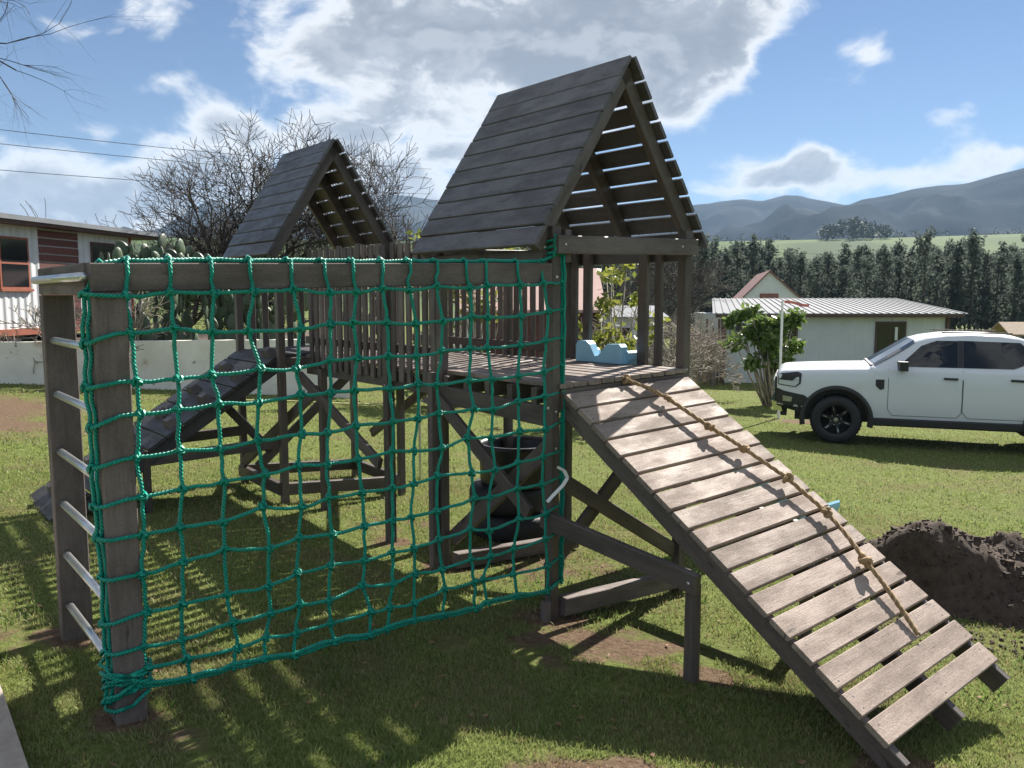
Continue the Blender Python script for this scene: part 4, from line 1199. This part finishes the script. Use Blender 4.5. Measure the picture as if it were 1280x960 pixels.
for i in range(8):
    x0 = -1.35 + i * .09
    b_.poly([(x0, 19 + .03 * (i % 2), wo_.z), (x0 + .09, 19 + .03 * ((i + 1) % 2), wo_.z), (x0 + .09, 19 + .03 * ((i + 1) % 2), 1.26), (x0, 19 + .03 * (i % 2), 1.26)])
tag(b_.build('white_sheeting', 'white_wall', None, wo_), 'upright white sheeting behind the bridge near the dark red wall', 'sheeting')
so2 = Vector((3.2, 22, G(3.2, 22))); S2 = empty('white_hut', so2); tag(S2, 'small white hut with grey roof and dark window behind the slide', 'hut')
MB().box((2.68, 22, -1.4), (4.1, 24, 1.0)).build('wall', 'white_wall', S2, so2)
MB().hexa([(2.55, 21.8, 1.0), (4.2, 21.8, 1.0), (4.2, 24.2, 1.27), (2.55, 24.2, 1.27), (2.55, 21.8, 1.05), (4.2, 21.8, 1.05), (4.2, 24.2, 1.32), (2.55, 24.2, 1.32)]).build('roof', 'sheet_roof', S2, so2)
f = MB().box((2.85, 21.96, .35), (3.22, 22.0, .75)).build('window', 'brown_trim', S2, so2)
MB().box((2.88, 21.95, .38), (3.19, 21.99, .54)).build('pane', 'glass_dark', f, so2); MB().box((2.88, 21.95, .57), (3.19, 21.99, .72)).build('pane', 'glass_dark', f, so2)

# flag pole
fp = Vector((5.62, 17, G(5.62, 17)))
FP = empty('flag_pole', fp); tag(FP, 'thin white pole with small red and white pennant in front of the shrub', 'pole')
MB().tube([fp - ZX * .1, Vector((5.62, 17, 1.5))], [.03, .026], 8).build('pole', 'pole_white', FP, fp)
b_ = MB()
for i in range(6):
    x0 = 5.66 + i * .085; z0 = 1.46 - .012 * i + .015 * math.sin(i); z1 = 1.46 - .012 * (i + 1) + .015 * math.sin(i + 1)
    b_.hexa([(x0, 16.99, z0 - .01), (x0 + .085, 16.99, z1 - .01), (x0 + .085, 17.0, z1 - .01), (x0, 17.0, z0 - .01), (x0, 16.99, z0 + .05), (x0 + .085, 16.99, z1 + .045), (x0 + .085, 17.0, z1 + .045), (x0, 17.0, z0 + .05)])
b_.build('pennant', 'flag_red', FP, fp)

# far fence and hut
fo = Vector((24, 46, G(24, 46))); FN = empty('timber_fence', fo); tag(FN, 'low timber rail fence beyond the parked pickup', 'fence')
for i in range(5):
    x = 22.5 + i * 2.2; g = G(x, 46)
    MB().beam((x, 46, g - .2), (x, 46, g + 1.3), .14, .14).build('post', 'timber_tan', FN, fo)
for z in (.6, 1.2): MB().beam((22.3, 46, fo.z + z), (31.5, 46, fo.z + z), .12, .08).build('rail', 'timber_tan', FN, fo)
ko = Vector((28.3, 45, G(28.3, 45))); KO = empty('timber_hut', ko); tag(KO, 'small open timber hut with pale gabled roof beyond the pickup', 'hut')
for (x, y) in ((27.6, 45), (29.4, 45), (27.6, 46.6), (29.4, 46.6)): MB().beam((x, y, ko.z - .1), (x, y, ko.z + 1.2), .1, .1).build('post', 'timber_tan', KO, ko)
for sg in (-1, 1):
    MB().hexa([(27.3, 45.8, ko.z + 1.75), (29.7, 45.8, ko.z + 1.75), (29.7, 45.8 + sg * 1.1, ko.z + 1.1), (27.3, 45.8 + sg * 1.1, ko.z + 1.1), (27.3, 45.8, ko.z + 1.82), (29.7, 45.8, ko.z + 1.82), (29.7, 45.8 + sg * 1.1, ko.z + 1.17), (27.3, 45.8 + sg * 1.1, ko.z + 1.17)]).build('roof', 'timber_tan', KO, ko)

# overhead wires
def wire(p, q, sag, label, group, r=.012):
    p = Vector(p); q = Vector(q); pts = []
    for i in range(25):
        t_ = i / 24; pts.append(p.lerp(q, t_) - ZX * (sag * 4 * t_ * (1 - t_)))
    b_ = MB().tube(pts, r, 4); b_.smooth = True
    tag(b_.build('overhead_wire', 'wire', None, p), label, 'wire', group)
for (z0, z1) in ((10.3, 11.0), (9.5, 10.3), (7.9, 9.2)):
    wire((-40, 38, z0 + 1.0), (-6, 62, z1), .5, 'thin power line crossing the sky over the cabin', 'power lines over the cabin', .02)
for (z0, z1) in ((5.2, 4.3), (4.9, 3.6)):
    wire((10, 62, z0), (52, 55, z1), .35, 'thin power line crossing in front of the tree belt', 'power lines before the tree belt', .014)

# ------------------------------------------------------------------ earth heap
eo = Vector((3.15, 5.45, G(3.15, 5.45)))
b_ = MB(); b_.smooth = True; N1, N2 = 150, 110
def heap(x, y):
    dx, dy = x - 3.08, y - 5.40
    a = R(-28); e1_, e2_ = dx * math.cos(a) + dy * math.sin(a), -dx * math.sin(a) + dy * math.cos(a)
    q_ = (e1_ / 1.25) ** 2 + (e2_ / .62) ** 2
    q_ += .35 * mnoise.noise((x * 1.8, y * 1.8, 7))
    h = .46 * max(0, 1 - q_) ** 1.25
    return h + ((.085 * mnoise.fractal((x * 3.2, y * 3.2, 2), 1, 2, 6) + .03 * mnoise.noise((x * 17, y * 17, 5))) * min(1, h * 9) - (.03 if h <= 0 else 0))
for i in range(N1 + 1):
    for j in range(N2 + 1):
        x = 1.5 + 3.6 * i / N1; y = 4.1 + 2.6 * j / N2; b_.v.append((x, y, G(x, y) + heap(x, y)))
for i in range(N1):
    for j in range(N2):
        q = i * (N2 + 1) + j; b_.f.append((q, q + N2 + 1, q + N2 + 2, q + 1))
EH = empty('earth_heap', eo); tag(EH, 'heap of freshly dug dark crumbly earth beside the ramp', 'earth heap')
b_.build('heap', 'clod', EH, eo)
b_ = MB(); r_ = random.Random(31)
for i in range(4200):
    x = r_.uniform(1.6, 5.0); y = r_.uniform(4.2, 6.6); h = heap(x, y)
    if h < -.02 and (r_.random() < .45 or ((x - 3.25) / 1.75) ** 2 + ((y - 5.35) / 1.15) ** 2 > 1): continue
    s_ = r_.uniform(.004, .013) * (2.0 if r_.random() < .06 else 1); p = Vector((x, y, G(x, y) + max(h, 0)))
    q8 = [p + Vector((sx * s_ * r_.uniform(.5, 1.2), sy * s_ * r_.uniform(.5, 1.2), sz * s_ * r_.uniform(.4, 1))) for sz in (-1, 1) for sx, sy in ((-1, -1), (1, -1), (1, 1), (-1, 1))]
    b_.hexa(q8)
o = b_.build('clods', 'clod', EH, eo); o['kind'] = 'stuff'
# litter on the heap, loose leaves and crumbs of earth on the lawn
lp = Vector((3.15, 5.95, G(3.15, 5.95) + heap(3.15, 5.95) + .02)); b_ = MB(); r_ = random.Random(8)
pts = [[lp + Vector((.03 * i - .09, .02 * j - .04, .05 * abs(mnoise.noise((i * .8, j * .9, 3))) * 1.8)) for j in range(5)] for i in range(7)]
for i in range(6):
    for j in range(4): b_.poly([pts[i][j], pts[i + 1][j], pts[i + 1][j + 1], pts[i][j + 1]])
tag(b_.build('crumpled_wrapper', 'litter', None, lp), 'crumpled pale plastic wrapper on top of the earth heap', 'litter')
b_ = MB(); r_ = random.Random(55)
for i in range(260):
    d = r_.uniform(2.2, 7); a = R(r_.uniform(-36, 36)); x, y = d * math.sin(a), d * math.cos(a)
    p = Vector((x, y, GG(x, y) + .012)); s_ = r_.uniform(.008, .022); an = r_.uniform(0, 6.28)
    u_ = Vector((math.cos(an), math.sin(an), r_.uniform(-.3, .3))) * s_; v_ = Vector((-math.sin(an), math.cos(an), r_.uniform(-.3, .3))) * s_ * .6
    b_.poly([p - u_, p - v_ * .9, p + u_, p + v_])
tag(b_.build('fallen_leaves', 'dead_leaf'), 'scattered brown dead leaves and crumbs on the lawn', 'leaves', kind='stuff')

# ------------------------------------------------------------------ pickup
def pickup():
    ang = math.atan2(.33, -.945)
    Rm = Matrix.Rotation(ang, 3, 'Z')
    wheel_w = Vector((5.42, 13.5, 0))
    loc = wheel_w - Rm @ Vector((-.95, .80, 0)); loc.z = G(wheel_w.x, wheel_w.y) - .0
    T = empty('pickup_truck', loc); T.rotation_euler = (0, 0, ang)
    tag(T, 'white double cab pickup parked on the lawn in front of the shed', 'pickup')
    TF, TR, RW = .95, 4.22, .405
    ip = lambda t, a: float(np.interp(t, [p[0] for p in a], [p[1] for p in a]))
    top = [(0, 1.14), (.04, 1.20), (.12, 1.235), (.5, 1.262), (1.0, 1.285), (1.42, 1.30), (1.46, 1.31), (2.12, 1.745), (2.3, 1.80), (2.6, 1.845), (2.9, 1.86), (3.3, 1.85), (3.6, 1.81), (3.72, 1.77), (4.0, 1.27), (4.02, 1.24), (5.3, 1.24), (5.36, 1.2)]
    wid = [(0, .80), (.06, .86), (.2, .90), (.55, .92), (.95, .93), (1.5, .925), (3.6, .925), (5.0, .91), (5.36, .88)]
    st = sorted(set([round(i * .04, 3) for i in range(135)] + [p[0] for p in top]))
    def zb(t):
        z = .44
        if t < .45: z = .62 - .1 * t
        for tw in (TF, TR):
            d = abs(t - tw)
            if d < .50: z = max(z, RW + math.sqrt(.50 ** 2 - d * d) * 1.0)
        return z
    def section(t):
        w_ = ip(t, wid); zt = ip(t, top); b0 = zb(t)
        if t < 1.46 : sh = zt - .06
        elif t < 4.0: sh = 1.275 - .0 * t
        else: sh = 1.215
        cab = 1.46 <= t <= 4.0
        p = [(w_ - .035, b0), (w_ - .005, max(b0 + .01, .60)), (w_, max(b0 + .02, .80)), (w_ - .012, max(b0 + .03, 1.02)), (w_ - .015, max(b0 + .04, sh - .06)), (w_ - .045, sh)]
        if cab:
            g = max(0, min(1, (zt - 1.30) / .5))
            yb = w_ - .075; yr = yb - .185 * g
            zr_ = max(sh + .005, zt - .055)
            p += [(yb, sh + .012), (yr + .01, max(sh + .014, zr_ - .03)), (yr - .03, max(sh + .016, zr_ + .015)), (yr - .12, max(sh + .018, zt - .012)), (0, max(sh + .02, zt))]
        else:
            p += [(w_ - .09, zt - .035), (w_ - .16, zt - .02), (w_ - .30, zt - .008), (w_ - .5, zt), (0, zt + .012)]
        return p
    b_ = MB(); b_.smooth = True
    rows_ = []
    for t in st:
        s_ = section(t); full = [(y, z) for y, z in s_] + [(-y, z) for y, z in s_[-2::-1]]
        i0 = len(b_.v); b_.v += [(-t, y, z) for y, z in full]; rows_.append((i0, len(full)))
    for (a, n), (c_, _) in zip(rows_[:-1], rows_[1:]):
        for j in range(n - 1): b_.f.append((a + j, a + j + 1, c_ + j + 1, c_ + j))
    a, n = rows_[0]; b_.f.append(tuple(a + j for j in range(n - 1, -1, -1)))
    a, n = rows_[-1]; b_.f.append(tuple(a + j for j in range(n)))
    body = b_.build('body', 'car_paint', T)
    def side_y(t, z):
        s_ = section(t)
        for (y0, z0), (y1, z1) in zip(s_[:-1], s_[1:]):
            if z0 <= z <= z1 and z1 > z0: return y0 + (y1 - y0) * (z - z0) / (z1 - z0)
        return s_[0][0] if z < s_[0][1] else s_[-1][0]
    def panel(name, poly, mt, off=.006, parent=T, sg=1, nsub=6, thick=.02):
        """a sheet lying on the flank: poly in (t, z)"""
        out = []
        m = len(poly)
        for i in range(m):
            (t0, z0), (t1, z1) = poly[i], poly[(i + 1) % m]
            for k in range(nsub): out.append((t0 + (t1 - t0) * k / nsub, z0 + (z1 - z0) * k / nsub))
        ct = sum(p[0] for p in out) / len(out); cz = sum(p[1] for p in out) / len(out)
        b_ = MB(); rings = []
        for q in (1.0, .66, .33):
            i0 = len(b_.v); rings.append(i0)
            for (t, z) in out:
                t2, z2 = ct + (t - ct) * q, cz + (z - cz) * q
                b_.v.append((-t2, sg * (side_y(t2, z2) + off), z2))
        c_ = len(b_.v); b_.v.append((-ct, sg * (side_y(ct, cz) + off), cz)); n = len(out)
        for a, d_ in zip(rings[:-1], rings[1:]):
            for j in range(n): b_.f.append((a + j, a + (j + 1) % n, d_ + (j + 1) % n, d_ + j))
        for j in range(n): b_.f.append((rings[-1] + j, rings[-1] + (j + 1) % n, c_))
        e0 = len(b_.v)
        for (t, z) in out: b_.v.append((-t, sg * (side_y(t, z) + off - thick), z))
        for j in range(n): b_.f.append((rings[0] + j, e0 + j, e0 + (j + 1) % n, rings[0] + (j + 1) % n))
        b_.smooth = False
        return b_.build(name, mt, parent)
    for sg in (1, -1):
        panel('side_window', [(1.86, 1.315), (2.72, 1.315), (2.72, 1.735), (2.42, 1.735), (2.2, 1.65)], 'car_glass', .004, T, sg)
        panel('side_window', [(2.80, 1.315), (3.50, 1.315), (3.66, 1.38), (3.66, 1.66), (3.60, 1.72), (2.80, 1.74)], 'car_glass', .004, T, sg)
        panel('pillar', [(2.722, 1.315), (2.798, 1.315), (2.798, 1.74), (2.722, 1.74)], 'car_black', .004, T, sg)
        for (t0, t1) in ((1.72, 2.79), (2.80, 3.72)):
            d_ = empty('door', (0, 0, 0), T)
            ln = [(t0, 1.27), (t0, .62), (t0 + .08, .52), (t1 - .06, .52), (t1, .6), (t1, 1.27)]
            for (a, c_) in zip(ln[:-1], ln[1:]):
                pts = []
                for k in range(5):
                    t, z = a[0] + (c_[0] - a[0]) * k / 4, a[1] + (c_[1] - a[1]) * k / 4
                    pts.append((-t, sg * (side_y(t, z) + .0012), z))
                MB().tube(pts, .0045, 4).build('seam', 'car_black', d_)
            th = t1 - .27
            hb = MB().beam((-th, sg * (side_y(th, 1.14) + .022), 1.145), (-th - .20, sg * (side_y(th + .2, 1.14) + .022), 1.14), .035, .03, (0, 0, 1), .012)
            hb.build('handle', 'car_black', d_)
        # mirror
        mr = MB(); mr.smooth = True
        c_ = Vector((-1.92, sg * 1.02, 1.335))
        mr.hexa([c_ + Vector((x, sg * y if sg > 0 else -y, z)) for z, k in ((-.075, .8), (.075, 1)) for x, y in ((.09 * k, -.10), (.07 * k, .10), (-.06, .10), (-.05, -.10))])
        mr.smooth = False; mr.build('mirror', 'car_black', T)
        MB().beam(c_ + Vector((0, -sg * .1, -.04)), c_ + Vector((-.0, -sg * .2, -.04)), .05, .05).build('mirror_arm', 'car_black', T)
        # sill step
        MB().beam((-1.45, sg * .89, .405), (-3.72, sg * .89, .405), .13, .10, (0, 0, 1), .02).build('side_step', 'car_black', T)
        panel('vent', [(1.53, 1.10), (1.66, 1.10), (1.66, .95), (1.60, .93), (1.53, 1.0)], 'car_black', .008, T, sg)
        # flares
        for tw in (TF, TR):
            fl = MB(); fl.smooth = True; prev = None
            for k in range(25):
                a = math.pi * (-.06 + 1.12 * k / 24)
                ri, ro = .49, .575
                q = []
                for (rr, oy) in ((ri, -.10), (ri, .03), (ro - .02, .035), (ro, .0)):
                    t, z = tw - rr * math.cos(a), RW + rr * math.sin(a)
                    q.append((-t, sg * (ip(t, wid) - .005 + oy), z))
                i0 = len(fl.v); fl.v += q
                if prev is not None:
                    for j in range(3): fl.f.append((prev + j, prev + j + 1, i0 + j + 1, i0 + j))
                prev = i0
            fl.build('wheel_arch', 'car_black', T)
            # wheel
            wy = sg * .80
            wh = empty('wheel', (-tw, wy, RW), T)
            tb = MB(); tb.smooth = True
            tb.lathe([(.24, -.12), (.27, -.135), (.36, -.135), (.395, -.11), (.405, -.06), (.405, .06), (.395, .11), (.36, .135), (.27, .135), (.24, .12)], (0, 0, 0), 40, 'y'); tb.build('tyre', 'rubber', wh)
            tr = MB()
            for k in range(40):
                a = 2 * math.pi * k / 40
                tr.beam((.404 * math.cos(a), -.10, .404 * math.sin(a)), (.404 * math.cos(a + .06), .10, .404 * math.sin(a + .06)), .028, .012, (math.cos(a + 1.57), 0, math.sin(a + 1.57)))
            tr.build('tread', 'rubber', wh)
            rm = MB(); rm.smooth = True
            rm.lathe([(.245, sg * .12), (.235, sg * .10), (.225, sg * .03), (0, sg * .02)], (0, 0, 0), 32, 'y'); rm.build('rim', 'alloy', wh)
            for k in range(6):
                a = 2 * math.pi * k / 6 + .3; c1, s1 = math.cos(a), math.sin(a)
                MB().beam((.05 * c1, sg * .075, .05 * s1), (.232 * c1, sg * .095, .232 * s1), .058, .03, (-s1, 0, c1), .012).build('spoke', 'alloy', wh)
                MB().lathe([(0, sg * .125), (.012, sg * .122), (.014, sg * .09)], (.085 * math.cos(a + .5), 0, .085 * math.sin(a + .5)), 8, 'y').build('wheel_nut', 'alloy_light', wh)
                MB().beam((.15 * c1, sg * .100, .15 * s1), (.21 * c1, sg * .111, .21 * s1), .018, .012, (-s1, 0, c1), .004).build('spoke_face', 'alloy_light', wh)
            MB().lathe([(0, sg * .11), (.035, sg * .108), (.045, sg * .08)], (0, 0, 0), 16, 'y').build('hub_cap', 'alloy_light', wh)
        # headlight wraps the corner
        hl = panel('headlight', [(.015, 1.14), (.015, .96), (.30, .93), (.38, .99), (.39, 1.16), (.33, 1.19), (.06, 1.15)], 'car_black', .012, T, sg)
        panel('lens', [(.03, 1.045), (.03, .975), (.29, .945), (.35, 1.0), (.35, 1.10), (.31, 1.10), (.30, 1.03)], 'lamp_lens', .022, hl, sg)
        panel('front_cladding', [(.0, .90), (.0, .60), (.40, .50), (.52, .74), (.44, .80), (.12, .86)], 'car_black', .010, T, sg)
        panel('fog_light', [(.10, .78), (.10, .69), (.24, .68), (.25, .76)], 'alloy_light', .016, T, sg)
        panel('tail_light', [(5.18, 1.2), (5.18, .85), (5.34, .85), (5.34, 1.2)], 'flag_red', .008, T, sg)
    # inner wheel wells and underbody
    MB().box((-5.2, -.70, .36), (-.3, .70, .62)).build('underbody', 'car_black', T)
    for tw in (TF, TR): MB().box((-tw - .47, -.68, .45), (-tw + .47, .68, .98)).build('wheel_well', 'car_black', T)
    # grille, bumper, screen
    MB().box((-.05, -.70, .62), (.035, .70, 1.08)).build('grille', 'car_black', T)
    for z in (.88, 1.0): MB().box((.036, -.62, z - .02), (.06, .62, z + .02)).build('grille_bar', 'alloy_light', T)
    bp = MB(); bp.hexa([(-.10, -.82, .50), (.05, -.62, .50), (.05, .62, .50), (-.10, .82, .50), (-.06, -.84, .66), (.09, -.66, .66), (.09, .66, .66), (-.06, .84, .66)]); bp.build('bumper', 'chrome', T)
    MB().beam((-.12, -.6, .46), (-.12, .6, .46), .12, .1).build('skid_plate', 'car_black', T)
    ws = []
    for (t, k) in ((1.50, .80), (1.7, .78), (1.9, .74), (2.1, .68)):
        z = ip(t, top) + .006; ws.append([(-t, -k, z - .035), (-t, -k * .8, z - .002), (-t, 0, z + .006), (-t, k * .8, z - .002), (-t, k, z - .035)])
    b_ = MB(); b_.smooth = True
    for a, c_ in zip(ws[:-1], ws[1:]):
        for j in range(4): b_.poly([a[j], a[j + 1], c_[j + 1], c_[j]])
    b_.build('windscreen', 'car_glass', T)
    MB().beam((-1.48, -.72, 1.315), (-1.48, .72, 1.315), .03, .05).build('wiper_cowl', 'car_black', T)
    for sg in (1, -1): MB().beam((-2.5, sg * .60, 1.865), (-3.5, sg * .60, 1.86), .02, .03).build('roof_rail', 'car_black', T)
    MB().box((-5.40, -.85, .45), (-5.30, .85, .68)).build('rear_bumper', 'chrome', T)
pickup()

# ------------------------------------------------------------------ air
hz = MB().box((-4300, -4300, -8), (4300, 4300, 520)); 
hm = bpy.data.materials.new('haze_air'); hm.use_nodes = True; ht_ = hm.node_tree; ht_.nodes.clear()
pv = ht_.nodes.new('ShaderNodeVolumePrincipled'); pv.inputs['Color'].default_value = (.48, .70, 1.0, 1); pv.inputs['Density'].default_value = HAZE; pv.inputs['Anisotropy'].default_value = 0.0
om = ht_.nodes.new('ShaderNodeOutputMaterial'); ht_.links.new(pv.outputs[0], om.inputs['Volume'])
MATS['haze_air'] = hm
tag(hz.build('haze', 'haze_air'), 'thin bluish haze lying over the valley and mountains', 'haze', kind='stuff')

b_ = MB(); b_.smooth = True; pts = []
for i in range(21):
    x = -5.4 + 3.6 * i / 20; y = 13.3 + 1.25 * i / 20 + .06 * math.sin(i * .9); pts.append((x, y, G(x, y) + .03))
tag(b_.tube(pts, .016, 6).build('garden_hose', 'hose', None, pts[0]), 'pale yellow hose lying across the lawn before the garden wall', 'hose')
